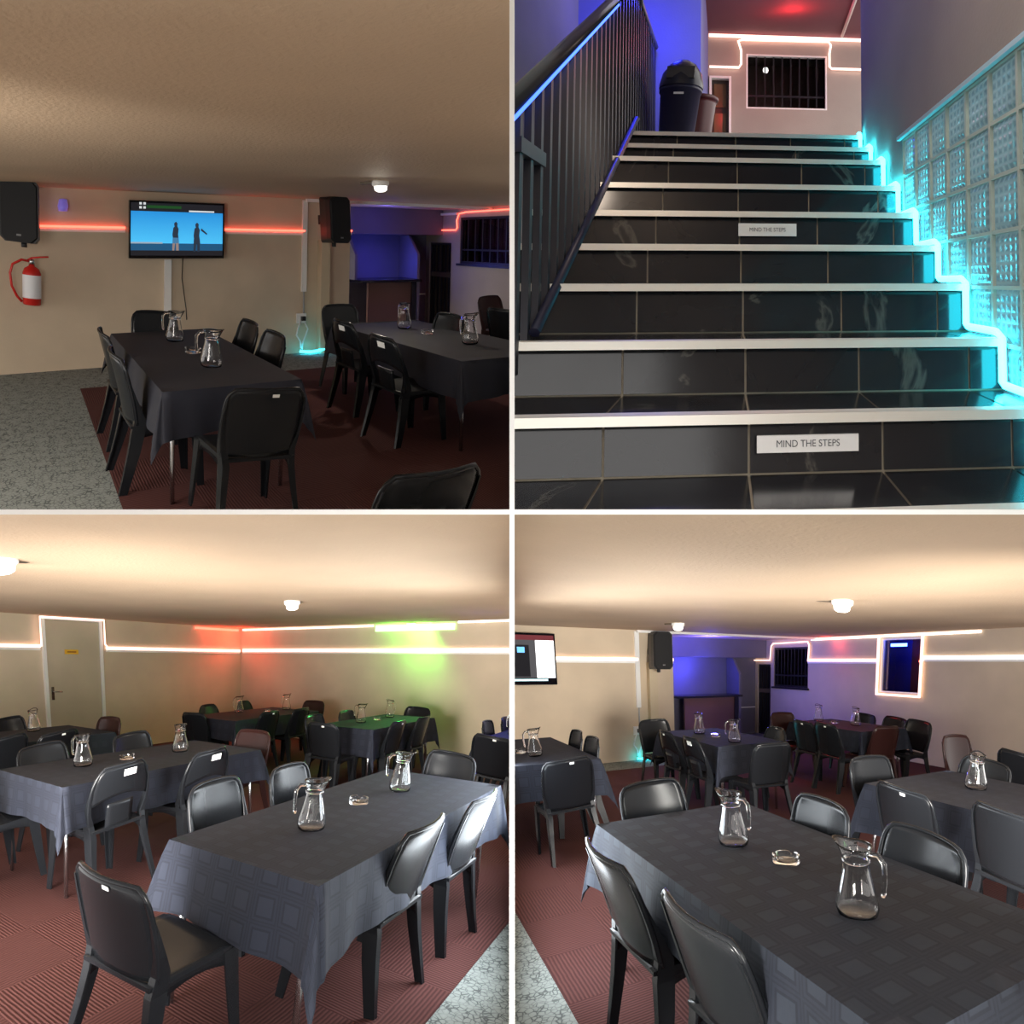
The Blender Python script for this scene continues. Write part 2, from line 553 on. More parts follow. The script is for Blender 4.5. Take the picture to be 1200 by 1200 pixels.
def bars_window(bay, name, x, y0, y1, z0, z1, n, label, glassm=PANE, depth=.5, inner=None):
    """window in a side wall: dark space behind, pane, bars, sill"""
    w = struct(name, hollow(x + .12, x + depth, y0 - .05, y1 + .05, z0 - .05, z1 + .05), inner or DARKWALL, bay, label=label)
    fr = MB()
    for a, b, c, d in cells((y0, y1), (z0, z1), [(y0 + .04, y1 - .04, z0 + .04, z1 - .04)]):
        fr.box(x + .01, x + .06, a, b, c, d)
    struct('window_frame', fr, DARKMETAL, bay, w)
    struct('pane', MB().box(x + .07, x + .076, y0 + .02, y1 - .02, z0 + .02, z1 - .02), glassm, bay, w)
    for i in range(n):
        yy = y0 + (y1 - y0) * (i + 1) / (n + 1)
        struct('bar', MB().box(x + .02, x + .035, yy - .010, yy + .010, z0 + .03, z1 - .03), DARKMETAL, bay, w)
    struct('bar', MB().box(x + .018, x + .037, y0, y1, z0 + (z1 - z0) * .28, z0 + (z1 - z0) * .28 + .03), DARKMETAL, bay, w)
    struct('window_sill', MB().box(x - .05, x + .02, y0 - .04, y1 + .04, z0 - .04, z0), DARKMETAL, bay, w)
    return w


def gate(bay, name, x, y0, y1, z1, label):
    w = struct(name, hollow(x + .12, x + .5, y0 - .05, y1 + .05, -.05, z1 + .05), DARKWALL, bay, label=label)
    fr = MB()
    for a, b, c, d in cells((y0, y1), (0, z1), [(y0 + .035, y1 - .035, .04, z1 * .60), (y0 + .035, y1 - .035, z1 * .60 + .10, z1 - .04)]):
        fr.box(x + .03, x + .07, a, b, c, d)
    struct('door_frame', fr, DARKMETAL, bay, w)
    for i in range(5):
        yy = y0 + (y1 - y0) * (i + 1) / 6
        struct('bar', MB().box(x + .04, x + .06, yy - .011, yy + .011, .04, z1 - .04), DARKMETAL, bay, w)
    struct('lock_plate', MB().box(x + .015, x + .03, y0 + .05, y1 - .05, z1 * .60 + .01, z1 * .60 + .09), mat('brown_plate', (.10, .075, .06), .5), bay, w)
    return w


ALC = paint('alcove_blue_lit_plaster', (.15, .14, .20))  # bluish tint puts part of the alcove's blue light into the colour
BARPANEL = mat('brown_bar_panel', (.16, .085, .075), .5)
BARTOP = mat('black_bar_top', (.015, .015, .02), .25)


def alcove(bay, xl, xr, y, zc):
    """recess with bulkhead, canopy cheeks, counter"""
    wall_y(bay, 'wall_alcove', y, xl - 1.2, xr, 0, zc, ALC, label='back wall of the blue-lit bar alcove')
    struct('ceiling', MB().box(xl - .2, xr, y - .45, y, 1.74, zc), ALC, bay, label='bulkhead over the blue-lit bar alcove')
    k = empty('bar_counter', bay, (xl + xr) / 2 - .3, y - .3, 0)
    w = xr - xl
    cx0, cx1 = xl + .05, xl + w * .66
    built('countertop', MB().box(cx0 - .1, cx1 + .02, y - .62, y - .03, .90, .945), BARTOP, bay, k)
    built('front_panel', MB().box(cx0 + .1, cx1 - .14, y - .52, y - .47, .02, .90), BARPANEL, bay, k)
    built('post', MB().box(cx1 - .14, cx1 - .06, y - .56, y - .46, 0, .90), BARTOP, bay, k)
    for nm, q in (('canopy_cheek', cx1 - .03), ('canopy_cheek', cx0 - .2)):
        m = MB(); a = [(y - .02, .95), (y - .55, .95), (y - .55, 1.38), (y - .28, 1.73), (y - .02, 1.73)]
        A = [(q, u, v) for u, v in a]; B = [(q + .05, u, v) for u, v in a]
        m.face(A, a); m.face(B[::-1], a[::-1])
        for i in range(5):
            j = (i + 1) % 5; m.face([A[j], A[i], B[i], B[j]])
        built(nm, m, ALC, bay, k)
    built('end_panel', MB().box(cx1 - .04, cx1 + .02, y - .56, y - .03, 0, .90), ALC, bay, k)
    built('back_ledge', MB().box(cx1 + .06, xr - .02, y - .03, y, .60, .625), WHITE, bay, k)
    return k


tag(alcove(tv, 5.30, 7.1, 8.6, CZ), 'dim bar counter with chamfered canopy in the dark alcove', 'counter')
tag(alcove(br, 5.05, 7.3, 10.95, CB), 'blue and purple lit bar counter with chamfered canopy in the alcove', 'counter')
light('alcove_blue_lamp', 'POINT', tv, 5.9, 8.2, 1.35, (.10, .12, 1), 10, .1)
light('alcove_blue_lamp', 'POINT', tv, 5.6, 7.7, 1.95, (.12, .10, 1), 7, .1)
light('alcove_blue_lamp', 'POINT', br, 5.6, 10.45, 1.4, (.08, .09, 1), 60, .1)
light('alcove_blue_lamp', 'POINT', br, 5.4, 9.7, 1.9, (.12, .10, 1), 70, .1)
light('alcove_violet_lamp', 'POINT', br, 6.9, 9.7, 1.75, (.55, .35, 1), 2, .1)

# alcove cornices (white line at the ceiling edge)
struct('trim_1', MB().box(3.66, 7.1, 6.98, 7.03, CZ - .045, CZ), WHITE, tv, label='white cornice line across the alcove mouth in the dim bay')
struct('trim_2', MB().box(3.53, 7.3, 8.72, 8.78, CB - .04, CB), WHITE, br, label='white cornice line across the bright alcove mouth')
# pillars beside the alcoves
struct('wall_pillar', MB().box(3.88, 4.02, 6.93, 7.05, 0, 1.62), PILLAR, tv, label='cream boxed pipe under the right loudspeaker')
struct('wall_pillar', MB().box(3.70, 3.84, 8.68, 8.80, 0, 1.62), PILLAR, br, label='cream boxed pipe under the loudspeaker by the alcove')

# LED lines
strip_y(tv, 7.05, .13, 1.14, 1.74, LED_RED, 'red light line on white trunking between left loudspeaker and television')
strip_y(tv, 7.05, 2.46, 3.66, 1.745, LED_RED, 'red light line on white trunking between television and right loudspeaker')
strip_y(tv, 7.05, 4.02, 4.44, 1.76, LED_RED, 'short red light line on the pillar beside the dim alcove')
strip_y(br, 8.8, 2.24, 3.55, 1.665, LED_PINK, 'bright pink light line on the wall between television and loudspeaker', h=.05)
strip_y(br, 8.8, 3.9, 4.18, 1.665, LED_PINK, 'short pink light line beside the blue alcove', h=.05)


def led_rope(bay, pts, r, m, label):
    o = built('led_rope', MB().tube(pts, r, 6), m, bay)
    return tag(o, label, 'light strip')


X = 7.08
led_rope(tv, [(X, 8.45, 1.83), (X, 7.80, 1.83), (X, 7.76, 1.87), (X, 7.78, 2.0), (X, 7.72, 2.12), (X, 7.55, 2.14), (X, 6.2, 2.15)], .013, LED_RED,
         'red light rope stepping up over the barred window in the dim bay')
struct('trim_3', MB().box(7.04, 7.1, 7.75, 8.3, 2.10, 2.14), WHITE, tv, label='pale trunking end beside the red light rope')
X = 7.27
strip_x(br, 7.3, 7.05, 9.0, 1.69, LED_PINK, 'pink light line between the barred and the light-framed window', h=.05)
strip_x(br, 7.3, 3.2, 6.06, 1.73, LED_WHITE, 'white light line right of the light-framed window', h=.055)
strip_x(br, 7.3, 5.02, 8.9, 2.10, LED_WHITE, 'white light line under the ceiling above the light-framed window', trunk=False, h=.04)
led_rope(br, [(X, 11, 1.69), (X, 10.32, 1.69), (X, 10.28, 2.0), (X, 10.2, 2.05), (X, 9.0, 2.06), (X, 8.95, 1.99), (X, 8.97, 1.69)], .016, LED_PINK,
         'pink light rope looped over the barred window by the alcove')
led_rope(br, [(X, 7.03, 2.08), (X, 7.03, 1.10), (X, 6.07, 1.10), (X, 6.07, 2.08)], .026, LED_PINK,
         'warm white light rope framing the dark window')

# windows and gates
bars_window(tv, 'window_1', 7.1, 6.2, 7.70, 1.24, 2.05, 8, 'dark red barred window in the dim bay', inner=mat('dark_red_curtain', (.06, .012, .012), .8))
gate(tv, 'door_1', 7.1, 7.92, 8.5, 1.60, 'dark barred gate in the dim bay')
bars_window(br, 'window_2', 7.3, 9.0, 10.2, 1.12, 1.96, 9, 'dark barred window with light rope by the blue alcove', inner=mat('dark_brown_curtain', (.07, .03, .025), .8))
gate(br, 'door_2', 7.3, 10.33, 10.85, 1.60, 'dark barred gate beside the blue alcove')
w = struct('window_3', hollow(7.42, 7.92, 5.9, 7.2, 1.0, 2.12), mat('deep_blue_paint', (.03, .035, .30), .6), br, label='dark unbarred window framed by white light rope')
struct('curtain', MB().box(7.30 + .3, 7.30 + .34, 6.0, 6.55, 1.0, 2.13), mat('maroon_curtain', (.12, .012, .014), .8), br, w)
struct('pane', MB().box(7.34, 7.346, 6.1, 7.0, 1.14, 2.06), PANE, br, w)
m = MB()
for a, b, c, d in cells((6.1, 7.0), (1.14, 2.06), [(6.13, 6.95, 1.16, 2.03)]):
    m.box(7.305, 7.35, a, b, c, d)
struct('window_frame', m, WHITE, br, w)
struct('blue_tube', MB().box(7.55, 7.58, 6.65, 7.0, 1.93, 1.98), mat('led_blue_bar', (.1, .2, 1), emit=(.05, .12, 1), es=30), br, w)
struct('red_tube', MB().box(7.55, 7.58, 6.08, 6.35, 1.66, 1.69), mat('led_red_bar', (1, .2, .1), emit=(1, .12, .06), es=16), br, w)
# door bay: door, frame, light lines
d1 = struct('door_3', MB().box(-7.99, -7.945, 4.58, 5.54, .02, 2.14), BROWNDOOR, dr, label='beige flush door with white frame and yellow sign')
m = MB()
for a, b, c, d in cells((4.53, 5.60), (0, 2.19), [(4.585, 5.545, -.1, 2.145)]):
    m.box(-7.97, -7.925, a, b, c, d)
struct('door_frame', m, WHITE, dr, d1)
struct('door_sign', MB().box(-7.945, -7.937, 4.90, 5.14, 1.63, 1.70), YELLOW, dr, d1)
struct('lettering', MB().box(-7.937, -7.9365, 4.94, 5.10, 1.655, 1.675), mat('sign_brown', (.25, .10, .02), .6), dr, d1)
hd = struct('handle_plate', MB().box(-7.945, -7.93, 4.63, 4.675, .93, 1.13), STEEL, dr, d1)
struct('door_handle', MB().tube([(-7.93, 4.65, 1.06), (-7.88, 4.655, 1.06), (-7.875, 4.69, 1.06), (-7.875, 4.78, 1.055)], .011, 6), STEEL, dr, d1)
led_rope(dr, [(-7.91, 4.50, 1.74), (-7.91, 4.50, 2.17), (-7.91, 5.63, 2.18), (-7.91, 5.63, 1.80), (-7.91, 5.68, 1.745)], .016, LED_PINK, 'pink light rope over the door')
strip_x(dr, -7.97, 1.2, 4.50, 1.745, LED_PINK, 'pink light line left of the door, on the handle side', side=1, h=.045)
strip_x(dr, -7.97, 5.68, 9.05, 1.735, LED_PINK, 'long pink light line from the door to the room corner', side=1, h=.05)
strip_y(dr, 9.1, -7.9, -1.0, 1.745, LED_PINK, 'long warm light line on the wall below the green light', h=.06)
strip_y(dr, 9.1, -7.9, -4.85, 2.165, LED_WHITE, 'thin white light line from the corner to the green light', trunk=False, h=.028)
strip_y(dr, 9.1, -3.35, -1.0, 2.185, LED_WHITE, 'thin white light line leaving the green light away from the corner', trunk=False, h=.03)
strip_x(dr, -7.97, 7.74, 9.0, 2.155, LED_RED, 'red glowing light tube under the ceiling near the corner', name='red_light_tube', trunk=False, side=1, h=.04)
g = strip_y(dr, 9.1, -4.8, -3.4, 2.12, LED_GREEN, 'bright green light bar under the ceiling', name='green_light_bar', trunk=False, h=.10)
built('fitting', MB().box(-4.2, -4.05, 9.02, 9.09, 2.165, 2.19), WHITE, dr, g)
light('green_glow', 'AREA', dr, -4.1, 8.85, 2.1, (.15, 1, .08), 34, .8, aim=(-4.1, 9.1, 2.0))
light('green_down', 'SPOT', dr, -3.7, 8.7, 2.05, (.05, 1, .2), 110, .1, aim=(-3.6, 7.2, .75))
light('red_corner', 'POINT', dr, -7.7, 8.75, 2.0, (1, .05, .02), 16, .08)
light('red_corner', 'POINT', dr, -7.8, 8.2, 2.05, (1, .06, .03), 3, .08)
light('blue_spot', 'SPOT', dr, -2.35, 7.9, 2.05, (.08, .08, 1), 120, .1, aim=(-2.0, 7.0, .75))
light('red_spot', 'SPOT', br, 5.6, 6.9, 2.05, (1, .03, .05), 40, .1, aim=(5.5, 5.9, .75))
light('green_sheen', 'AREA', br, 2.3, -1.0, 1.6, (.05, 1, .1), 2.5, .5, aim=(1.36, 3.28, .8))
light('red_tube_glow', 'POINT', br, 7.1, 8.2, 2.0, (1, .08, .06), 4, .08)

# trunkings, socket, cables by the loudspeakers
for bay, xx, yw, zc, words in ((tv, 3.62, 7.05, CZ, 'in the dim bay'), (br, 3.50, 8.80, CB, 'by the bright alcove')):
    e = empty('cable_trunking', bay, xx, yw, .9)
    built('trunking', MB().box(xx, xx + .075, yw - .03, yw, .88, zc - .02), WHITE, bay, e)
    built('conduit', MB().tube([(xx + .04, yw - .015, .88), (xx + .04, yw - .015, .56)], .012, 6), mat('grey_conduit', (.35, .35, .36), .5), bay, e)
    tag(e, 'white vertical cable trunking running down to the socket ' + words, 'trunking')
    s = empty('wall_socket', bay, xx, yw, .5)
    built('plate', MB().box(xx - .07, xx + .08, yw - .03, yw, .43, .57), WHITE, bay, s)
    built('plug', MB().box(xx - .01, xx + .05, yw - .075, yw - .03, .47, .53), BLACK, bay, s)
    tag(s, 'white double wall socket with a black plug ' + words, 'socket')
    c = built('cable', MB().tube([(xx - .02, yw - .05, .46), (xx - .07, yw - .06, .36), (xx - .09, yw - .06, .27), (xx - .03, yw - .06, .18), (xx - .02, yw - .06, .08)], .012, 6), WHITE, bay)
    tag(c, 'white cable looping down from the socket ' + words, 'cable')
    c = built('cable', MB().tube([(xx + .04, yw - .05, .45), (xx + .09, yw - .06, .35), (xx + .05, yw - .06, .25), (xx + .01, yw - .06, .16), (xx, yw - .06, .06)], .012, 6), WHITE, bay)
    tag(c, 'second white cable snaking beside the first ' + words, 'cable')
    led_rope(bay, [(xx - .05, yw - .10, .045), (xx + .08, yw - .13, .03), (xx + .22, yw - .12, .035), (xx + .36, yw - .10, .06)], .02, LED_CYANS, 'short cyan light rope lying on the floor under the socket ' + words)
    light('cyan_floor_glow', 'POINT', bay, xx + .12, yw - .25, .14, (.1, .7, 1), .6, .05)


# ---- televisions
def television(bay, x0, x1, yw, z0, z1, label):
    e = empty('television', bay, (x0 + x1) / 2, yw, z0)
    built('wall_bracket', MB().box((x0 + x1) / 2 - .2, (x0 + x1) / 2 + .2, yw - .05, yw, (z0 + z1) / 2 - .15, (z0 + z1) / 2 + .15), BLACK, bay, e)
    c = MB(); c.box(x0, x1, yw - .11, yw - .05, z0, z1)
    for a, b, q, d in cells((x0, x1), (z0, z1), [(x0 + .02, x1 - .02, z0 + .035, z1 - .02)]):
        c.box(a, b, yw - .12, yw - .11, q, d)
    built('housing', c, GLOSSBLACK, bay, e)
    return tag(e, label, 'television')


def screen_y(bay, parent, name, x0, x1, y, z0, z1, m):
    return built(name, MB().box(x0, x1, y - .002, y, z0, z1), m, bay, parent)


def glow(name, c, s):
    return mat(name, c, .4, emit=c, es=s)


sky = glow('screen_blue', (.02, .30, .70), 1.)
t, n = nodes(sky)
uv = add(t, 'ShaderNodeTexCoord').outputs['UV']
sx = add(t, 'ShaderNodeSeparateXYZ'); t.links.new(uv, sx.inputs[0])
mr = add(t, 'ShaderNodeMapRange'); mr.inputs[1].default_value = 1.5; mr.inputs[2].default_value = 2.0
t.links.new(sx.outputs[1], mr.inputs[0])
c = ramp(t, mr.outputs[0], [(0., (.08, .52, .85)), (1., (.01, .19, .56))])
t.links.new(c, n.inputs['Emission Color'])
x0, x1, z0, z1, yw = 1.17, 2.41, 1.36, 2.08, 7.05
e = television(tv, x0, x1, yw, z0, z1, 'wall television showing two dark figures against a blue sky')
ys = yw - .111
a = screen_y(tv, e, 'screen', x0 + .02, x1 - .02, ys, z0 + .10, z1 - .13, sky)
screen_y(tv, a, 'picture_water', x0 + .02, x1 - .02, ys - .003, z0 + .10, z0 + .19, glow('screen_water', (.012, .075, .17), 1.))
screen_y(tv, a, 'picture_shore', x0 + .02, x0 + .42, ys - .0035, z0 + .185, z0 + .205, glow('screen_shore', (.25, .32, .38), 1.))
screen_y(tv, a, 'picture_banner', x0 + .02, x1 - .02, ys - .003, z1 - .13, z1 - .025, glow('screen_black', (.012, .012, .016), 1.))
screen_y(tv, a, 'picture_green_bar', x0 + .22, x0 + .66, ys - .0045, z1 - .09, z1 - .055, glow('screen_green', (.01, .06, .014), 1.))
screen_y(tv, a, 'picture_white_bar', x0 + .76, x1 - .14, ys - .0045, z1 - .125, z1 - .105, glow('screen_white', (.55, .58, .6), 1.))
for i in range(4):
    cx, cz = x0 + .125 + (.05 if i % 2 else 0), z1 - .10 + (.05 if i > 1 else 0)
    screen_y(tv, a, 'picture_mark', cx, cx + .03, ys - .0045, cz, cz + .03, MATS['screen_white'])
screen_y(tv, a, 'picture_ground', x0 + .02, x1 - .02, ys - .003, z0 + .035, z0 + .10, MATS['screen_black'])


def figure(cx, cz, h, hair, dress, legs, parent):
    y = ys - .005
    def poly(name, pts, m, k):
        return built(name, MB().prism([(cx + u * h, cz + v * h) for u, v in pts], y - .001 * k, y - .001 * k + .0008), m, tv, parent)
    poly('picture_body', [(-.10, .42), (-.12, .55), (-.09, .78), (-.03, .84), (.05, .84), (.10, .74), (.08, .55), (.10, .42)], hair, 1)
    poly('picture_skirt', [(-.12, .24), (-.11, .44), (.10, .44), (.12, .26)], dress, 2)
    poly('picture_leg', [(-.12, 0), (-.11, .26), (-.02, .26), (-.05, 0)], legs, 1)
    poly('picture_leg', [(.02, 0), (.01, .26), (.10, .26), (.11, 0)], legs, 1)
    poly('picture_head', [(-.055, .84), (-.065, .93), (0, 1.0), (.06, .93), (.05, .84)], hair, 3)


figure(x0 + .59, z0 + .10, .37, glow('screen_figure_dark', (.02, .03, .05), 1.), glow('screen_figure_blue', (.05, .16, .30), 1.), glow('screen_skin', (.25, .18, .16), 1.), a)
figure(x0 + .87, z0 + .085, .38, MATS['screen_figure_dark'], MATS['screen_figure_dark'], MATS['screen_figure_dark'], a)
built('picture_arm', MB().prism([(x0 + .92, z0 + .36), (x0 + 1.0, z0 + .305), (x0 + 1.01, z0 + .32), (x0 + .93, z0 + .39)], ys - .007, ys - .006), MATS['screen_figure_dark'], tv, a)
o = built('cable_trunking', MB().box(1.64, 1.73, 7.02, 7.05, .30, 1.34), WHITE, tv); tag(o, 'white vertical trunking below the television', 'trunking')
o = built('cable', MB().tube([(1.88, 7.03, 1.38), (1.87, 7.03, 1.1), (1.93, 7.03, .7), (1.94, 7.03, .55)], .006, 5), BLACK, tv); tag(o, 'thin dark cable hanging below the television', 'cable')
x0, x1, z0, z1, yw = .9, 2.23, 1.28, 2.02, 8.8
e = television(br, x0, x1, yw, z0, z1, 'wall television showing a bright white page, beside the party wall')
ys = yw - .111
a = screen_y(br, e, 'screen', x0 + .02, x1 - .02, ys, z0 + .1, z1 - .1, glow('screen_page', (.95, .97, 1.), 1.1))
screen_y(br, a, 'picture_banner', x0 + .02, x1 - .02, ys - .003, z1 - .1, z1 - .03, glow('screen_maroon', (.10, .02, .025), 1.))
screen_y(br, a, 'picture_dark', 1.5, 1.95, ys - .003, z0 + .1, z1 - .10, glow('screen_dark', (.05, .05, .055), 1.))
screen_y(br, a, 'picture_phone', 1.60, 1.86, ys - .005, z0 + .12, z1 - .17, glow('screen_black2', (.008, .008, .01), 1.))
screen_y(br, a, 'picture_blue', 1.70, 1.80, ys - .0065, z1 - .28, z1 - .20, glow('screen_lightblue', (.15, .45, .8), 1.))
screen_y(br, a, 'picture_line', x0 + .02, 2.1, ys - .003, z0 + .055, z0 + .085, glow('screen_line', (.5, .75, .8), 1.))


# ---- loudspeakers
def loudspeaker(bay, x, y, z, heading, h, label):
    e = rigid('loudspeaker', bay, x, y, z, heading)
    w, d = h * .29, h * .52
    def ring(s, yy, r):
        return [(s * q[0], yy, q[1] * h) for q in [(-w + r, 0), (w - r, 0), (w, r / h), (w, 1 - r / h), (w - r, 1), (-w + r, 1), (-w, 1 - r / h), (-w, r / h)]]
    m = MB(); rows = [ring(.55, -d, .03), ring(.9, -d * .35, .05), ring(1, 0, .05)]
    m.grid(rows, True, smooth=False); m.face(rows[0]); m.face(rows[-1][::-1])
    link('cabinet', m.mesh('cabinet', BLACK), e, bay)
    m = MB(); rows = [ring(.94, .0, .06), ring(.9, .02, .07)]; m.grid(rows, True, smooth=False); m.face(rows[-1][::-1])
    link('grille', m.mesh('grille', mat('speaker_grille', (.006, .006, .007), .7)), e, bay)
    m = MB()
    m.box(-w * .12, w * .12, .02, .026, .10 * h, .13 * h)
    link('badge', m.mesh('badge', mat('badge_grey', (.2, .2, .2), .4)), e, bay)
    m = MB().box(-.05, .05, -d - .1, -d + .02, .4 * h, .6 * h)
    link('wall_bracket', m.mesh('wall_bracket', BLACK), e, bay)
    m = MB().tube([(0, -d * .5, 0), (0, -d * .5, -.05)], .03, 10)
    link('pole_cup', m.mesh('pole_cup', BLACK), e, bay)
    return tag(e, label, 'loudspeaker')


loudspeaker(tv, 3.97, 6.55, 1.58, math.pi + .15, .60, 'black loudspeaker on the wall beside the dim alcove')
loudspeaker(tv, -.07, 6.60, 1.55, math.pi - .25, .66, 'black loudspeaker above the fire extinguisher')
loudspeaker(br, 3.80, 8.35, 1.51, math.pi + .1, .60, 'black loudspeaker on the wall beside the bright blue alcove')
o = built('party_light', MB().lathe([(0, 0), (.05, .0), (.06, .06), (.045, .14), (0, .15)], 12, (.40, 6.98, 1.92)), mat('party_violet', (.25, .2, .7), .3, emit=(.25, .2, .9), es=.25), tv)
tag(o, 'small violet party light beside the loudspeaker above the extinguisher', 'light')

# ---- fire extinguisher
e = rigid('fire_extinguisher', tv, .06, 6.94, .82, math.pi)
link('cylinder', MB().lathe([(0, 0), (.085, 0), (.095, .012), (.095, .36), (.075, .41), (.03, .44), (.03, .46), (0, .46)], 20).mesh('cylinder', REDPAINT), e, tv)
m = MB(); m.grid([[(.097 * math.cos(a), .097 * math.sin(a), z) for a in [math.pi * (.05 + .9 * i / 10) for i in range(11)]] for z in (.08, .34)])
link('paper_label', m.mesh('paper_label', mat('extinguisher_label', (.75, .75, .78), .5)), e, tv)
link('valve', MB().lathe([(0, .455), (.032, .455), (.03, .50), (.018, .52), (0, .52)], 12).mesh('valve', STEEL), e, tv)
link('lever', MB().tube([(.04, 0, .50), (0, .02, .53), (-.08, .05, .55), (-.17, .06, .565)], .011, 6).mesh('lever', REDPAINT), e, tv)
link('hose', MB().tube([(.03, .01, .49), (.10, .03, .50), (.19, .05, .44), (.215, .06, .34), (.20, .06, .2), (.15, .05, .09), (.10, .03, .03)], .014, 8).mesh('hose', REDPAINT), e, tv)
link('wall_bracket', MB().box(-.04, .04, -.12, -.07, .12, .36).mesh('wall_bracket', STEEL), e, tv)
tag(e, 'red fire extinguisher with white label hung on the beige wall', 'extinguisher')


# ---- ceiling lamps
def ceiling_lamp(bay, x, y, zc, label):
    e = rigid('ceiling_lamp', bay, x, y, zc, .4)
    link('base', MB().lathe([(0, 0), (.085, 0), (.085, -.035), (.07, -.05), (0, -.05)], 16).mesh('base', WHITE), e, bay)
    link('lens', MB().lathe([(.065, -.05), (.06, -.085), (.035, -.10), (0, -.103)], 16).mesh('lens', LAMP), e, bay)
    link('bracket', MB().box(-.02, .02, .08, .22, -.02, -.0).mesh('bracket', mat('bracket_brown', (.12, .09, .06), .6)), e, bay)
    tag(e, label, 'ceiling lamp')
    light('lamp_light', 'AREA', bay, x, y, zc - .115, (1, .9, .75), 12, .12, aim=(x, y, 0))


ceiling_lamp(tv, 3.19, 4.56, CZ, 'small round ceiling lamp in the dim television bay')
ceiling_lamp(dr, -3.62, 4.96, CZ, 'small round ceiling lamp above the middle of the door bay')
ceiling_lamp(dr, -3.555, 1.80, CZ, 'small round ceiling lamp above the table by the open side')
ceiling_lamp(br, 3.20, 3.52, CB, 'larger looking round ceiling lamp above the table under the white light line')
ceiling_lamp(br, 3.34, 6.85, CB, 'small round ceiling lamp in front of the loudspeaker by the alcove')


# ================================================================== FURNITURE
# ---- plastic chairs (local: sits facing +y, origin on the floor under the seat)
def sheet(rows, dy):
    """closed thin shell: a grid of points and the same grid moved back by dy"""
    m = MB(); back = [[(x, y + dy, z) for x, y, z in r] for r in rows]
    m.grid(rows); m.grid([r[::-1] for r in back])
    n = len(rows)
    for i in range(n - 1):
        m.face([rows[i][0], rows[i + 1][0], back[i + 1][0], back[i][0]]); m.face([rows[i + 1][-1], rows[i][-1], back[i][-1], back[i + 1][-1]])
    for j in range(len(rows[0]) - 1):
        m.face([rows[0][j + 1], rows[0][j], back[0][j], back[0][j + 1]]); m.face([rows[-1][j], rows[-1][j + 1], back[-1][j + 1], back[-1][j]])
    return m


def back_y(u, z):
    v = (z - .44) / .41
    return -.195 - .055 * v - .035 * v * v + .035 * u * u


def half_w(z, arch):
    v = (z - .44) / .41
    w = .195 + .022 * math.sin(math.pi * min(1, v * .9))
    s = .45 if arch else .80
    if v > s:
        q = (v - s) / (1 - s)
        w *= 1 - (.42 if arch else .20) * (1 - math.sqrt(max(0, 1 - q * q * .97)))
    return w


def leg(sx, sy, top, foot, w0, w1, th=.010):
    rows = []
    for i in range(5):
        q = i / 4
        x = top[0] + (foot[0] - top[0]) * q; y = top[1] + (foot[1] - top[1]) * (q ** 1.3); z = top[2] + (foot[2] - top[2]) * q
        w = w0 + (w1 - w0) * q; v = w * (.62 if sy > 0 else .55)
        pts = [(0, 0), (-sx * v, 0), (-sx * v, -sy * th), (-sx * th, -sy * th), (-sx * th, -sy * w), (0, -sy * w)]
        rows.append([(sx * x + a, y + b, z) for a, b in pts])
    m = MB(); m.grid(rows, True, smooth=False); m.face(rows[-1]); m.face(rows[0][::-1])
    return m


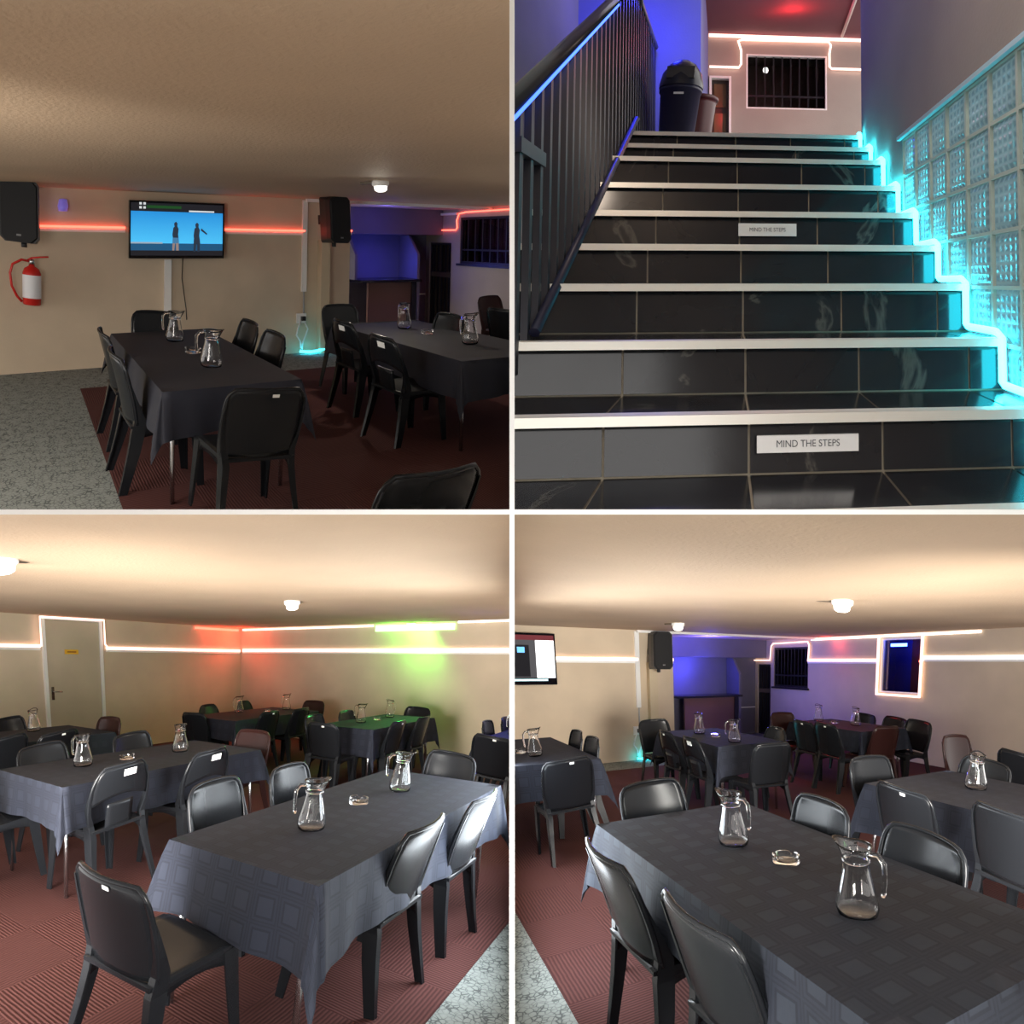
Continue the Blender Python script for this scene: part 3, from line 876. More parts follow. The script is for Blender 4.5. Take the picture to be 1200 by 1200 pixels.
def chair_parts(kind, body):
    P = []
    # seat
    N = 10; rows = []
    for i in range(N + 1):
        q = i / N; y = -.205 + .435 * q; hw = .195 + .022 * q
        if q > .85: hw *= 1 - .12 * ((q - .85) / .15) ** 2
        r = []
        for j in range(N + 1):
            u = -1 + 2 * j / N
            z = .447 - .016 * (1 - u * u) * math.sin(math.pi * min(1, q * 1.05)) - (.02 * ((q - .85) / .15) ** 2 if q > .85 else 0)
            r.append((hw * u, y, z))
        rows.append(r)
    m = MB(); m.grid(rows); low = [[(x, y, z - .018) for x, y, z in r] for r in rows]; m.grid([r[::-1] for r in low])
    for a, b in ((rows[0], low[0]), (rows[-1][::-1], low[-1][::-1])):
        for j in range(N): m.face([a[j], a[j + 1], b[j + 1], b[j]])
    for i in range(N):
        m.face([rows[i + 1][0], rows[i][0], low[i][0], low[i + 1][0]]); m.face([rows[i][-1], rows[i + 1][-1], low[i + 1][-1], low[i][-1]])
    P.append(('seat', m, body))
    # apron under the seat: front and two sides with arched lower edge
    for sx in (-1, 1):
        m = MB(); a = []; b = []
        for j in range(9):
            q = j / 8; y = -.19 + .40 * q; x = sx * (.194 + .02 * q)
            zl = .355 + .045 * math.sin(math.pi * q)
            a.append((x, y, .432)); b.append((x, y, zl))
        m.grid([a, b]); m.grid([[(x - sx * .01, y, z) for x, y, z in b], [(x - sx * .01, y, z) for x, y, z in a]])
        m.grid([b, [(x - sx * .01, y, z) for x, y, z in b]], smooth=False)
        P.append(('apron', m, body))
    m = MB(); a = []; b = []
    for j in range(9):
        u = -1 + j / 4; zl = .36 + .04 * math.cos(u * math.pi / 2)
        a.append((.205 * u, .222, .425)); b.append((.205 * u, .226, zl))
    m.grid([a, b]); m.grid([[(x, y - .01, z) for x, y, z in b], [(x, y - .01, z) for x, y, z in a]]); m.grid([b, [(x, y - .01, z) for x, y, z in b]], smooth=False)
    P.append(('apron', m, body))
    # backrest
    arch = kind == 'arched'
    zs = [.455 + .395 * i / 14 for i in range(15)]
    if not arch:
        rows = []
        for z in zs:
            rows.append([(half_w(z, 0) * u, back_y(u, z), z + (.006 * (1 - u * u) if z > .8 else 0)) for u in [-1 + j / 6 for j in range(13)]])
        P.append(('backrest', sheet(rows, -.013), body))
    else:
        rows = []
        for i in range(9):
            q = i / 8; r = []
            for j in range(13):
                u = -1 + j / 6
                zl = .60 + .055 * math.cos(u * math.pi / 2)
                z = zl + (.85 - zl) * q
                r.append((half_w(z, 1) * u, back_y(u, z), z))
            rows.append(r)
        P.append(('backrest', sheet(rows, -.013), body))
        rows = []
        for i in range(6):
            z = .44 + .165 * i / 5
            rows.append([(.095 * u, back_y(u * .5, z) + .004, z) for u in [-1 + j / 3 for j in range(7)]])
        P.append(('back_splat', sheet(rows, -.012), body))
    # rim of the back: down both sides
    path = []
    top = .85
    for z in zs: path.append((-half_w(z, arch), back_y(1, z) - .006, z))
    w = half_w(.85, arch)
    for u in (-.75, -.4, 0, .4, .75): path.append((w * u, back_y(u, .852) - .006, .853 + .004 * (1 - u * u)))
    for z in zs[::-1]: path.append((half_w(z, arch), back_y(1, z) - .006, z))
    P.append(('back_frame', MB().tube(path, .0105, 6), body))
    for sx in (-1, 1):
        P.append(('leg', rear_leg(sx, arch), body))
        P.append(('leg', leg(sx, 1, (.214, .222, .43), (.232, .245, 0), .075, .042), body))
    return P


def rear_leg(sx, arch):
    rows = []
    th = .010
    for z, w in ((.80, .014), (.72, .022), (.64, .034), (.56, .050), (.48, .068), (.40, .078), (.28, .070), (.14, .058), (0, .048)):
        if z >= .40:
            x = half_w(max(z, .45), arch) + .006; y = back_y(1, max(z, .45)) - .020 - (.02 * (.45 - z) / .05 if z < .45 else 0)
        else:
            q = (.40 - z) / .40; x = half_w(.45, arch) + .006 + .034 * q; y = back_y(1, .45) - .040 - .075 * q ** 1.2
        v = w * .5 if z < .5 else min(w * .5, .016)
        pts = [(0, 0), (-sx * v, 0), (-sx * v, th), (-sx * th, th), (-sx * th, w), (0, w)]
        rows.append([(sx * x + a, y + b, z) for a, b in pts])
    m = MB(); m.grid(rows, True, smooth=False); m.face(rows[-1]); m.face(rows[0][::-1])
    return m


CHAIRSET = {}


def chair_meshes(kind, body):
    k = (kind, body.name)
    if k not in CHAIRSET:
        CHAIRSET[k] = [(n, m.mesh('chair_' + n, mt)) for n, m, mt in chair_parts(kind, body)]
    return CHAIRSET[k]


STK = MB().box(-.045, .045, -.001, .001, 0, .045).mesh('sticker', STICKER)
STKS = MB().box(-.018, .018, -.001, .001, 0, .018).mesh('sticker', STICKER)


def chair(bay, bx, by, face, label, group, kind='solid', sticker=None, body=None, dh=0., k=1.):
    """bx, by: where the top of the backrest is; face: N E S W or radians"""
    h = (HEAD[face] if isinstance(face, str) else face) + dh
    fx, fy = -math.sin(h), math.cos(h)
    x, y = bx + .28 * k * fx, by + .28 * k * fy
    rm = turn(bay, x, y, .45, h)
    off = np.array(rm @ Vector((0, -.28 * k, .85 * k)))
    d = p(bay, bx, by, .85 * k); b = BAY[bay]; n = b['n']
    t = (n @ (b['O'] + off)) / (n @ d)
    e = link('plastic_chair', None); e.empty_display_size = .1
    e.location = Vector(t * d - off + n / np.linalg.norm(n) * .005); e.rotation_euler = rm.to_euler(); e.scale = (k, k, k)
    for nm, me in chair_meshes(kind, body or CHAIRM):
        link(nm, me, e, bay)
    if sticker:
        s = link('sticker', STK if sticker == 'big' else STKS, e, bay)
        z = .775 if sticker == 'big' else .815
        s.location = (.03, back_y(0, z) - .016, z); s.rotation_euler = (.22, 0, 0)
        s['label'] = 'white paper sticker'
    return tag(e, label, 'chair', group)


# ---- tables and tablecloths
def dining_table(bay, x0, x1, y0, y1, label, cloth_label, group, drop=.27, cm=None, seed=0, wave=1.):
    rnd = random.Random(seed)
    e = empty('dining_table', bay, (x0 + x1) / 2, (y0 + y1) / 2, 0)
    U = np.array(turn(bay, (x0 + x1) / 2, (y0 + y1) / 2, .75, 0) @ Vector((0, 0, 1)))
    b_n = BAY[bay]['n']; U = U * (b_n @ BAY[bay]['M'][:, 2]) / (b_n @ U)
    vert = lambda x, y, z: p(bay, x, y, .75) + U * (z - .75)
    built('tabletop', MB().box(x0, x1, y0, y1, .715, .742), BLACK, bay, e, vert)
    for a in (x0 + .07, x1 - .07):
        for b in (y0 + .07, y1 - .07):
            built('leg', MB().tube([(a, b, .004), (a, b, .715)], .015, 8), STEEL, bay, e, vert)
    tag(e, label, 'table', group)
    g = .006
    X0, X1, Y0, Y1 = x0 - g, x1 + g, y0 - g, y1 + g
    zt = .750
    # stations round the edge: point, outward direction, drop
    st = []
    def side(a, b, n, out):
        L = math.hypot(b[0] - a[0], b[1] - a[1]); k = max(6, int(L / .05))
        ph = rnd.random() * 6
        for i in range(k + 1):
            q = i / k
            pt = (a[0] + (b[0] - a[0]) * q, a[1] + (b[1] - a[1]) * q)
            w = (.010 + .016 * math.sin(q * L * 9 + ph) + .008 * math.sin(q * L * 23 + ph * 2)) * wave
            edge = min(q, 1 - q) * L
            st.append((pt, out, drop * (1 + .03 * math.sin(q * L * 5 + ph)), w + .015 + .03 * math.exp(-edge / .08)))
    def corner(c, a0):
        for i in range(1, 8):
            f = math.pi / 2 * i / 8; a = a0 + f
            Lc = drop / max(math.cos(f), math.sin(f))
            fold = .055 * math.sin(math.pi * i / 8) + (.02 if i == 4 else 0) - (.02 if i in (2, 6) else 0)
            st.append((c, (math.cos(a), math.sin(a)), Lc * 1.04, .045 + fold))
    side((X1, Y0), (X1, Y1), 0, (1, 0)); corner((X1, Y1), 0)
    side((X1, Y1), (X0, Y1), 0, (0, 1)); corner((X0, Y1), math.pi / 2)
    side((X0, Y1), (X0, Y0), 0, (-1, 0)); corner((X0, Y0), math.pi)
    side((X0, Y0), (X1, Y0), 0, (0, -1)); corner((X1, Y0), math.pi * 1.5)
    rows = []; uvs = []
    K = 7
    for k in range(K + 1):
        q = k / K; r = []; u = []
        for (pt, o, L, w) in st:
            z = zt - L * q - (.004 if k else 0)
            out = w * (q ** .8)
            r.append((pt[0] + o[0] * out, pt[1] + o[1] * out, z)); u.append((pt[0] + o[0] * L * q, pt[1] + o[1] * L * q))
        rows.append(r); uvs.append(u)
    m = MB(); n = len(st)
    m.grid(rows, True, uvf=lambda i, j: uvs[i][j % n])
    nx, ny = 10, 22
    top = [[(X0 + (X1 - X0) * i / nx, Y0 + (Y1 - Y0) * j / ny, zt + .0015 * math.sin(i * 1.7 + j * .9 + seed)) for i in range(nx + 1)] for j in range(ny + 1)]
    for j in (0, ny):
        top[j] = [(a, b, zt) for a, b, c in top[j]]
    top = [[(r[0][0], r[0][1], zt)] + r[1:-1] + [(r[-1][0], r[-1][1], zt)] for r in top]
    m.grid(top, uvf=lambda i, j: (top[i][j][0], top[i][j][1]))
    c = built('tablecloth', m, cm or CLOTH, bay, None, vert)
    tag(c, cloth_label, 'tablecloth', group + ' cloths')
    return e


# ---- glass jugs and ashtrays
def jug_meshes():
    outer = [(0, 0), (.055, 0), (.067, .008), (.072, .03), (.070, .055), (.058, .10), (.047, .15), (.042, .185), (.045, .21), (.052, .235), (.056, .245)]
    inner = [(r - .0035, z + (.006 if i < 3 else 0)) for i, (r, z) in list(enumerate(outer))[::-1] if r > .01]
    prof = outer + inner + [(0, .008)]
    n = 28; rows = []
    for r, z in prof:
        ring = []
        for j in range(n):
            a = 2 * math.pi * j / n; rr = r
            if z > .19:
                s = max(0, math.cos(a)) ** 6; rr = r * (1 + .45 * s * (z - .19) / .055)
            zz = z + (.014 * max(0, math.cos(a)) ** 6 if z > .23 else 0)
            ring.append((rr * math.cos(a), rr * math.sin(a), zz))
        rows.append(ring)
    b = MB(); b.grid(rows, True)
    h = MB().tube([(-.045, 0, .222), (-.075, 0, .226), (-.095, 0, .20), (-.097, 0, .15), (-.092, 0, .10), (-.088, 0, .085)], [.008, .009, .009, .008, .008, .007], 8)
    r = MB().lathe([(.0425, .186), (.049, .192), (.0425, .199)], 20)
    return b.mesh('jug_body', GLASS), h.mesh('jug_handle', GLASS), r.mesh('jug_collar', GLASS)


JUG = jug_meshes()


def ashtray_mesh():
    prof = [(0, 0), (.052, 0), (.057, .006), (.058, .036), (.047, .036), (.043, .014), (0, .011)]
    n = 32; rows = []
    for k, (r, z) in enumerate(prof):
        rows.append([(r * math.cos(2 * math.pi * j / n), r * math.sin(2 * math.pi * j / n), z - (.012 if (j % 8 in (0, 1) and z > .03) else 0)) for j in range(n)])
    m = MB(); m.grid(rows, True, smooth=False)
    return m.mesh('ashtray', GLASS)


ASH = ashtray_mesh()
ZT = .7525


def jug(bay, x, y, ang, label, group='glass jugs on the tables', k=1.):
    e = rigid('glass_jug', bay, x, y, ZT, ang)
    e.scale = (k, k, k)
    for nm, me in zip(('body', 'handle', 'collar'), JUG):
        link(nm, me, e, bay)
    return tag(e, label, 'jug', group)


def ashtray(bay, x, y, label):
    o = link('ashtray', ASH, None, bay)
    o.location = Vector(p(bay, x, y, ZT)); o.rotation_euler = turn(bay, x, y, ZT, .3).to_euler()
    return tag(o, label, 'ashtray', 'glass ashtrays on the tables')


# ================================================================== TELEVISION BAY
GT = 'dining tables set out in the hall'
CG = 'plastic chairs at the dining tables'
dining_table(tv, .71, 1.57, 3.05, 5.08, 'long table below the television', 'dark cloth on the long table below the television', GT, seed=1, cm=CLOTHN)
dining_table(tv, 2.92, 3.95, 3.12, 4.95, 'long table before the dark alcove', 'black cloth on the table before the dark alcove', GT, seed=2, cm=CLOTHN, drop=.29)
jug(tv, 1.15, 4.53, -.3, 'glass jug with handle below the television, beside the white trunking')
jug(tv, 1.15, 3.54, -.4, 'glass jug with handle beside the ashtray on the table below the television')
ashtray(tv, 1.16, 4.02, 'glass ashtray between the jugs below the television')
jug(tv, 3.46, 4.49, -1.6, 'glass jug standing before the dark alcove, handle hidden')
jug(tv, 3.48, 3.63, -.2, 'glass jug with round handle on the black cloth before the dark alcove')
ashtray(tv, 3.46, 4.15, 'glass ashtray on the black cloth before the dark alcove')
chair(tv, 1.22, 5.62, 'S', 'black chair at the far table end under the television trunking', CG)
chair(tv, .55, 4.55, 'E', 'dark chair seen edge-on at the long table, nearer the extinguisher wall', CG)
chair(tv, .52, 3.70, 'E', 'dark chair seen edge-on at the long table, beside the carpet edge', CG)
chair(tv, 1.13, 2.52, 'N', 'black chair with small sticker tucked at the head of the television table', CG, sticker='small')
chair(tv, 1.90, 4.64, 'W', 'glossy grey-lit chair at the television table, nearer the wall', CG)
chair(tv, 1.86, 4.00, 'W', 'glossy grey-lit chair at the television table, second from the wall', CG)
chair(tv, 3.36, 5.60, 'S', 'black chair at the table end nearest the cream pipe in the dim bay', CG)
chair(tv, 2.72, 4.48, 'E', 'dark arched chair with sticker, nearer the cyan light in the dim bay', CG, 'arched', 'big')
chair(tv, 2.58, 3.66, 'E', 'dark arched chair with big sticker and open lower back in the dim bay', CG, 'arched', 'big')
chair(tv, 4.08, 4.51, 'W', 'dim grey chair behind the ashtray on the black-clothed table', CG)
chair(tv, 5.95, 5.90, 'S', 'dark red chair in front of the lilac wall of the dim bay', CG, body=CHAIRBROWN)
chair(tv, 4.95, 4.74, 'E', 'dark chair cut by the party wall, below the barred window of the dim bay', CG)
chair(tv, 1.25, 1.42, 'N', 'chair of which only the glossy top of the backrest shows, with green reflection', CG)

# ================================================================== DOOR BAY
dining_table(dr, -1.93, -1.09, 1.70, 3.98, 'long table beside the grey carpet', 'charcoal damask cloth with a crease on the long table beside the grey carpet', GT, seed=3, drop=.31)
dining_table(dr, -4.16, -3.28, 1.95, 4.02, 'long table in the middle of the door bay', 'dark cloth on the table with two stickered arched chairs', GT, seed=4, drop=.27)
dining_table(dr, -6.25, -5.30, 1.90, 3.85, 'table in front of the door', 'black cloth on the table in front of the door', GT, seed=5)
dining_table(dr, -6.0, -5.05, 5.65, 7.7, 'table in the red-lit corner', 'black cloth on the table in the red-lit corner', GT, seed=6)
dining_table(dr, -3.98, -3.2, 6.1, 8.0, 'long table standing under the green light bar', 'dark cloth lit green under the green light bar', GT, seed=7, drop=.33)
dining_table(dr, -1.95, -1.1, 6.1, 8.0, 'table lit blue beside the party wall', 'cloth lit blue beside the party wall', GT, seed=8)
jug(dr, -1.51, 2.27, 2.6 - math.pi * .55, 'large clear glass jug with handle and spout on the long damask cloth')
jug(dr, -1.54, 3.35, .3, 'glass jug beyond the ashtray on the creased damask cloth')
ashtray(dr, -1.58, 2.88, 'round glass ashtray between two jugs on the creased damask cloth')
jug(dr, -3.80, 2.45, .3, 'glass jug with handle on the table with stickered arched chairs')
jug(dr, -3.74, 3.43, -.9, 'glass jug near the brown chair on the table with stickered arched chairs')
ashtray(dr, -3.79, 2.87, 'glass ashtray on the table with stickered arched chairs')
jug(dr, -6.0, 3.25, 2.4, 'glass jug on the table in front of the door')
jug(dr, -5.79, 6.57, 1.2, 'glass jug nearer the door on the table in the red-lit corner')
jug(dr, -5.55, 7.5, 1.2, 'glass jug in the corner on the red-lit table')
ashtray(dr, -5.55, 7.0, 'glass ashtray on the table in the red-lit corner')
jug(dr, -3.68, 6.67, .3, 'glass jug nearer the red corner on the green-lit cloth')
jug(dr, -3.72, 7.6, 2.9, 'glass jug with wide base shadow further along the green-lit cloth')
ashtray(dr, -3.68, 7.12, 'glass ashtray on the green-lit cloth')
jug(dr, -1.75, 6.75, .3, 'small looking jug on the blue-lit cloth by the party wall')
chair(dr, -1.56, 1.06, 'N', 'large black chair drawn back from the head of the damask table', CG, sticker='small')
chair(dr, -2.32, 2.38, 'E', 'chair with white window glare on its backrest nearest the large jug', CG)
chair(dr, -2.28, 3.09, 'E', 'chair with pale blue glare on its backrest beside the damask cloth', CG)
chair(dr, -.88, 2.25, 'W', 'grey-lit chair seen side-on at the damask table, standing on the maroon carpet near the grey', CG, k=1.06)
chair(dr, -.85, 2.93, 'W', 'grey-lit chair seen side-on at the damask table, further from the cloth corner', CG, k=1.06)
chair(dr, -1.58, 4.42, 'S', 'black chair at the far head of the damask table', CG)
chair(dr, -3.0, 2.26, 'W', 'black arched chair with big sticker and open lower back', CG, 'arched', 'big', k=1.05)
chair(dr, -2.95, 3.05, 'W', 'black arched chair with tilted sticker behind the glaring backrest', CG, 'arched', 'big', k=1.05)
chair(dr, -4.40, 2.42, 'E', 'dark chair with faint green sheen behind the handled jug', CG)
chair(dr, -4.42, 3.38, 'E', 'chair with blue and teal sheen behind the ashtray', CG)
chair(dr, -3.64, 4.40, 'S', 'brown chair with pale side edge at the end of the stickered table', CG, body=CHAIRBROWN)
chair(dr, -3.72, 1.40, 'N', 'chair of which only a splayed leg shows under the dark cloth', CG)
chair(dr, -6.58, 3.20, 'E', 'black chair at the door table, beyond the jug', CG)
chair(dr, -5.03, 3.0, 'W', 'black chair with small white dot at the door table', CG, sticker='small')
chair(dr, -5.05, 2.46, 'W', 'black chair at the door table next to the dotted chair', CG)
chair(dr, -5.76, 4.15, 'S', 'brown chair standing against the door frame', CG, body=CHAIRBROWN)
chair(dr, -5.45, 5.22, 'N', 'black chair at the near head of the corner table', CG)
chair(dr, -6.22, 6.28, 'E', 'arched chair with green sheen by the beige wall of the red-lit corner', CG, 'arched')
chair(dr, -6.28, 7.20, 'E', 'black arched chair behind the jug in the red-lit corner', CG, 'arched')
chair(dr, -4.80, 6.14, 'W', 'black chair with small white dot at the corner table', CG, sticker='small')
chair(dr, -4.76, 6.85, 'W', 'black chair at the corner table, next to the dotted one', CG)
chair(dr, -5.44, 8.20, 'S', 'brownish chair against the red-lit wall', CG, body=CHAIRBROWN)
chair(dr, -3.50, 5.42, 'N', 'tall black chair with small dot at the head of the green-lit table', CG, sticker='small')
chair(dr, -4.12, 6.15, 'E', 'chair with blue sheen behind the dotted chair of the green-lit table', CG)
chair(dr, -4.10, 6.95, 'E', 'small looking dark chair behind the jug on the green-lit table', CG)
chair(dr, -3.57, 8.30, 'S', 'black chair at the far head of the green-lit table', CG)
chair(dr, -2.92, 6.28, 'W', 'black chair with blue top edge beside the green-lit cloth', CG, sticker='small')
chair(dr, -2.90, 6.98, 'W', 'black chair beside the hanging corner of the green-lit cloth', CG)
chair(dr, -2.16, 7.03, 'E', 'violet-lit chair behind the blue-lit cloth', CG)
chair(dr, -2.12, 7.64, 'E', 'violet-lit chair touching the party wall', CG)
chair(dr, -1.66, 5.66, 'N', 'black chair with white dot at the head of the blue-lit table', CG, sticker='small')

# ================================================================== ALCOVE BAY
dining_table(br, .91, 1.82, .75, 2.89, 'large table beside the grey carpet of the alcove bay', 'damask cloth with large square pattern, two jugs and an ashtray', GT, seed=9, drop=.29, cm=CLOTHP)
dining_table(br, 2.89, 3.83, .6, 2.86, 'table next to the large patterned one', 'dark cloth on the table under the white light line', GT, seed=10, drop=.34)
dining_table(br, .70, 1.60, 4.95, 6.7, 'table by the party wall below the television', 'dark cloth on the table by the party wall', GT, seed=11, drop=.30)
dining_table(br, 2.89, 3.72, 5.03, 6.55, 'table before the blue alcove', 'black cloth on the table before the blue alcove', GT, seed=12, drop=.29)
dining_table(br, 5.12, 5.95, 5.18, 6.72, 'table below the pink light line', 'dark red lit cloth on the table below the pink light line', GT, seed=13)
jug(br, 1.34, 2.19, 2.0, 'glass jug beyond the ashtray on the patterned cloth')
jug(br, 1.30, 1.30, 2.0, 'large glass jug with blue glints before the ashtray on the patterned cloth')
ashtray(br, 1.40, 1.85, 'glass ashtray between the two jugs on the patterned cloth')
jug(br, 3.40, 2.29, .6, 'glass jug on the table under the white light line')
jug(br, 3.23, 6.09, 1.2, 'glass jug without visible handle before the blue alcove')
jug(br, 3.20, 5.21, -.5, 'glass jug with round handle before the blue alcove')
ashtray(br, 3.25, 5.72, 'glass ashtray on the table before the blue alcove')
jug(br, 5.50, 6.5, 1.2, 'glass jug nearer the alcove on the red-lit table')
jug(br, 5.60, 5.8, 1.2, 'glass jug below the dark light-framed window on the red-lit table')
ashtray(br, 5.5, 6.15, 'glass ashtray on the red-lit table')
jug(br, 1.15, 5.40, -.4, 'glass jug with handle on the cloth by the party wall')
jug(br, .98, 6.05, -.4, 'second glass jug, cut by the party wall')
ashtray(br, 1.08, 5.65, 'glass ashtray on the cloth by the party wall')
chair(br, 1.17, 4.40, 'N', 'dark chair with small sticker at the head of the party-wall table', CG, sticker='small')
chair(br, 1.79, 6.20, 'W', 'pale glossy chair at the party-wall table, nearer the beige wall', CG)
chair(br, 1.76, 5.56, 'W', 'pale glossy chair at the party-wall table, nearer the stickered chair', CG)
chair(br, 2.98, 6.95, 'S', 'black chair in front of the cream pipe by the alcove', CG)
chair(br, 2.58, 5.72, 'E', 'dark arched chair over the cyan light by the alcove', CG, 'arched', 'small')
chair(br, 2.58, 5.12, 'E', 'dark arched chair with big sticker at the alcove table', CG, 'arched', 'big')
chair(br, 3.05, 4.25, 'N', 'black chair at the near head of the alcove table', CG)
chair(br, 3.90, 5.35, 'W', 'grey arched chair across the alcove table', CG, 'arched')
chair(br, 5.15, 7.0, 'S', 'dark red chair at the far head of the red-lit table', CG, body=CHAIRBROWN)
chair(br, 4.62, 5.82, 'E', 'dark chair with blue sheen at the red-lit table, nearer the alcove', CG, sticker='small')
chair(br, 4.66, 5.40, 'E', 'dark chair with small dot in the middle of the red-lit table side', CG, sticker='small')
chair(br, 6.15, 6.12, 'W', 'chair with blue sheen behind the jug on the red-lit table', CG)
chair(br, 6.14, 5.50, 'W', 'dark chair with blue spot against the beige wall', CG)
chair(br, 5.12, 4.72, 'N', 'dark brown chair at the near head of the red-lit table', CG, body=CHAIRBROWN)
chair(br, 6.05, 5.0, 'W', 'black chair at the corner of the red-lit table casting a wall shadow', CG)
chair(br, 3.27, 3.24, 'S', 'chair with red and green sheen at the far head of the light-line table', CG)
chair(br, 2.60, 2.28, 'E', 'black chair with small white tag against the hanging dark cloth', CG, sticker='small')
chair(br, 2.63, 1.58, 'E', 'black chair next to the tagged one at the light-line table', CG)
chair(br, 3.98, 2.58, 'W', 'pale green glossy chair behind the jug of the light-line table', CG)
chair(br, 4.55, 2.66, 'E', 'dark chair beyond the light-line table', CG)
chair(br, 5.1, 3.76, 'S', 'dark red chair with pale edge against the beige wall', CG, body=CHAIRBROWN)
chair(br, 1.36, 3.28, 'S', 'chair with green and blue sheen at the far head of the patterned table', CG)
chair(br, 2.0, 2.28, 'W', 'glossy pale chair across the patterned table, nearer its far head', CG)
chair(br, 1.98, 1.55, 'W', 'glossy white-green chair across the patterned table beside the large jug', CG)
chair(br, .62, 1.98, 'E', 'grey-lit chair at the patterned table, standing by the hanging cloth corner', CG, k=1.06)
chair(br, .66, 1.32, 'E', 'grey-lit chair with broad backrest at the patterned table, beside the near cloth edge', CG, k=1.06)


# ================================================================== STAIRCASE
stp = 'steps'
XL, XR = -.93, .965
Y0 = 1.58
HS = [-.17, 0, .176, .362, .532, .712, .896, 1.10, 1.246, 1.40]     # tread heights
YS = [Y0 - .28 + .28 * i for i in range(10)]                        # nosing lines
LAND = 1.40
core = MB()
for i in range(10):
    y1 = YS[i + 1] if i < 9 else 7.3
    core.box(XL, XR, YS[i] + .012, y1 + .012, HS[i] - .6, HS[i] - .010)
stairs = struct('stairs', core, GROUT, stp, label='tiled flight of stairs with black marble tiles and metal nosings')
JX = [-.93, -.73, -.335, .068, .452, .837, .965]
G = .0035
for i in range(10):
    y1 = YS[i + 1] if i < 9 else 4.4
    for k in range(6):
        a, b = JX[k] + G, JX[k + 1] - G
        if i > 0:
            built('riser_tile', MB().box(a, b, YS[i] + .004, YS[i] + .013, HS[i - 1] + .004, HS[i] - .012), TILE, stp, stairs)
        built('tread_tile', MB().box(a, b, YS[i] + .03, y1 + .002, HS[i] - .011, HS[i] - .001), TILE, stp, stairs)
    m = MB()
    m.box(XL, XR, YS[i] - .010, YS[i] + .032, HS[i] - .004, HS[i] + .002)
    m.box(XL, XR, YS[i] - .012, YS[i] - .002, HS[i] - .026, HS[i] + .002)
    built('nosing', m, ALU, stp, stairs)
struct('floor', MB().box(-1.6, 3, 4.4, 7.4, LAND - .2, LAND), GREYWALL, stp, label='landing floor at the top of the stairs')
BLUELIT = paint('landing_blue_lit_plaster', (.13, .14, .33))  # blue landing light put into the wall colour
REDLIT = paint('red_lit_plaster', (.16, .06, .075))  # red glow of the landing painted into the ceiling colour
# walls of the stair hall
wall_y(stp, 'wall_back', 7.3, -.24, 2.6, LAND, 3.68, GREYWALL, holes=[(.27, 1.36, 2.68, 3.42), (-.21, .05, LAND - .1, 3.08)], label='lilac-lit landing wall with the barred window')
struct('wall_left', MB().box(-.36, -.24, 5.2, 7.42, LAND - .1, 4.5), BLUELIT, stp, label='blue-lit wall beside the dustbin')
struct('wall_left', MB().box(-1.5, -.36, 5.2, 5.32, LAND - .1, 5.0), BLUELIT, stp, label='blue-lit wall behind the dustbin')
struct('wall_left', MB().box(-1.5, -1.38, .6, 5.3, -1.2, 4.8), paint('dark_grey_plaster', (.17, .15, .145)), stp, label='grey wall behind the stair railing')
struct('ceiling', MB().box(-.9, 3, 5.1, 7.4, 3.68, 3.78), REDLIT, stp, label='red-lit landing ceiling')
struct('ceiling', MB().box(-1.6, 2.5, .5, 5.2, 4.9, 5.0), CEIL, stp, label='high ceiling over the stairs')
struct('wall_blocker', MB().box(-1.5, 1.1, .6, .72, 1.3, 4.9), GREYWALL, stp, label='added unseen wall that darkens the stairs')  # unseen wall added to cut the daylight reaching the steps
# right wall with glass blocks
RW = .97
BY0, BZ1, BS = 1.36, 1.15, .2
rows_n, cols_n = 9, 8
hole = (BY0, BY0 + cols_n * BS, BZ1 - rows_n * BS, BZ1)
WR = wall_x(stp, 'wall_right', RW, .6, 3.87, -1.2, 4.8, GREYWALL, holes=[hole], label='beige stair wall with glass blocks')
m = MB(); m.box(RW + .03, RW + .075, hole[0], hole[1], hole[2], hole[3])
gj = MB()
for c in range(cols_n + 1):
    y = BY0 + c * BS; gj.box(RW, RW + .10, y - .007, y + .007, hole[2], hole[3])
for r in range(rows_n + 1):
    z = BZ1 - r * BS; gj.box(RW + .001, RW + .099, hole[0], hole[1], z - .007, z + .007)
built('mortar_grid', gj, BLOCKJOINT, stp, WR)
for c in range(cols_n):
    for r in range(rows_n):
        ya, yb = BY0 + c * BS + .007, BY0 + (c + 1) * BS - .007
        zb = BZ1 - r * BS - .007; za = zb - BS + .014
        if zb < -.1 + .64 * (ya - 1.58): continue
        m = MB(); s = .022
        for xs, sg in ((RW + .004, 1), (RW + .096, -1)):
            o4 = [(xs + sg * .010, ya, za), (xs + sg * .010, yb, za), (xs + sg * .010, yb, zb), (xs + sg * .010, ya, zb)]
            i4 = [(xs, ya + s, za + s), (xs, yb - s, za + s), (xs, yb - s, zb - s), (xs, ya + s, zb - s)]
            m.face(i4, [(q[1], q[2]) for q in i4])
            for j in range(4):
                q = [o4[j], o4[(j + 1) % 4], i4[(j + 1) % 4], i4[j]]
                m.face(q, [(w_[1], w_[2]) for w_ in q])
        built('glass_block', m, BLOCK, stp, WR)
struct('trim_4', MB().box(RW - .02, RW, 1.2, 3.0, BZ1 + .005, BZ1 + .025), mat('cyan_lit_trim', (.55, .75, .78), .4), stp, label='thin pale trim along the top of the glass blocks')

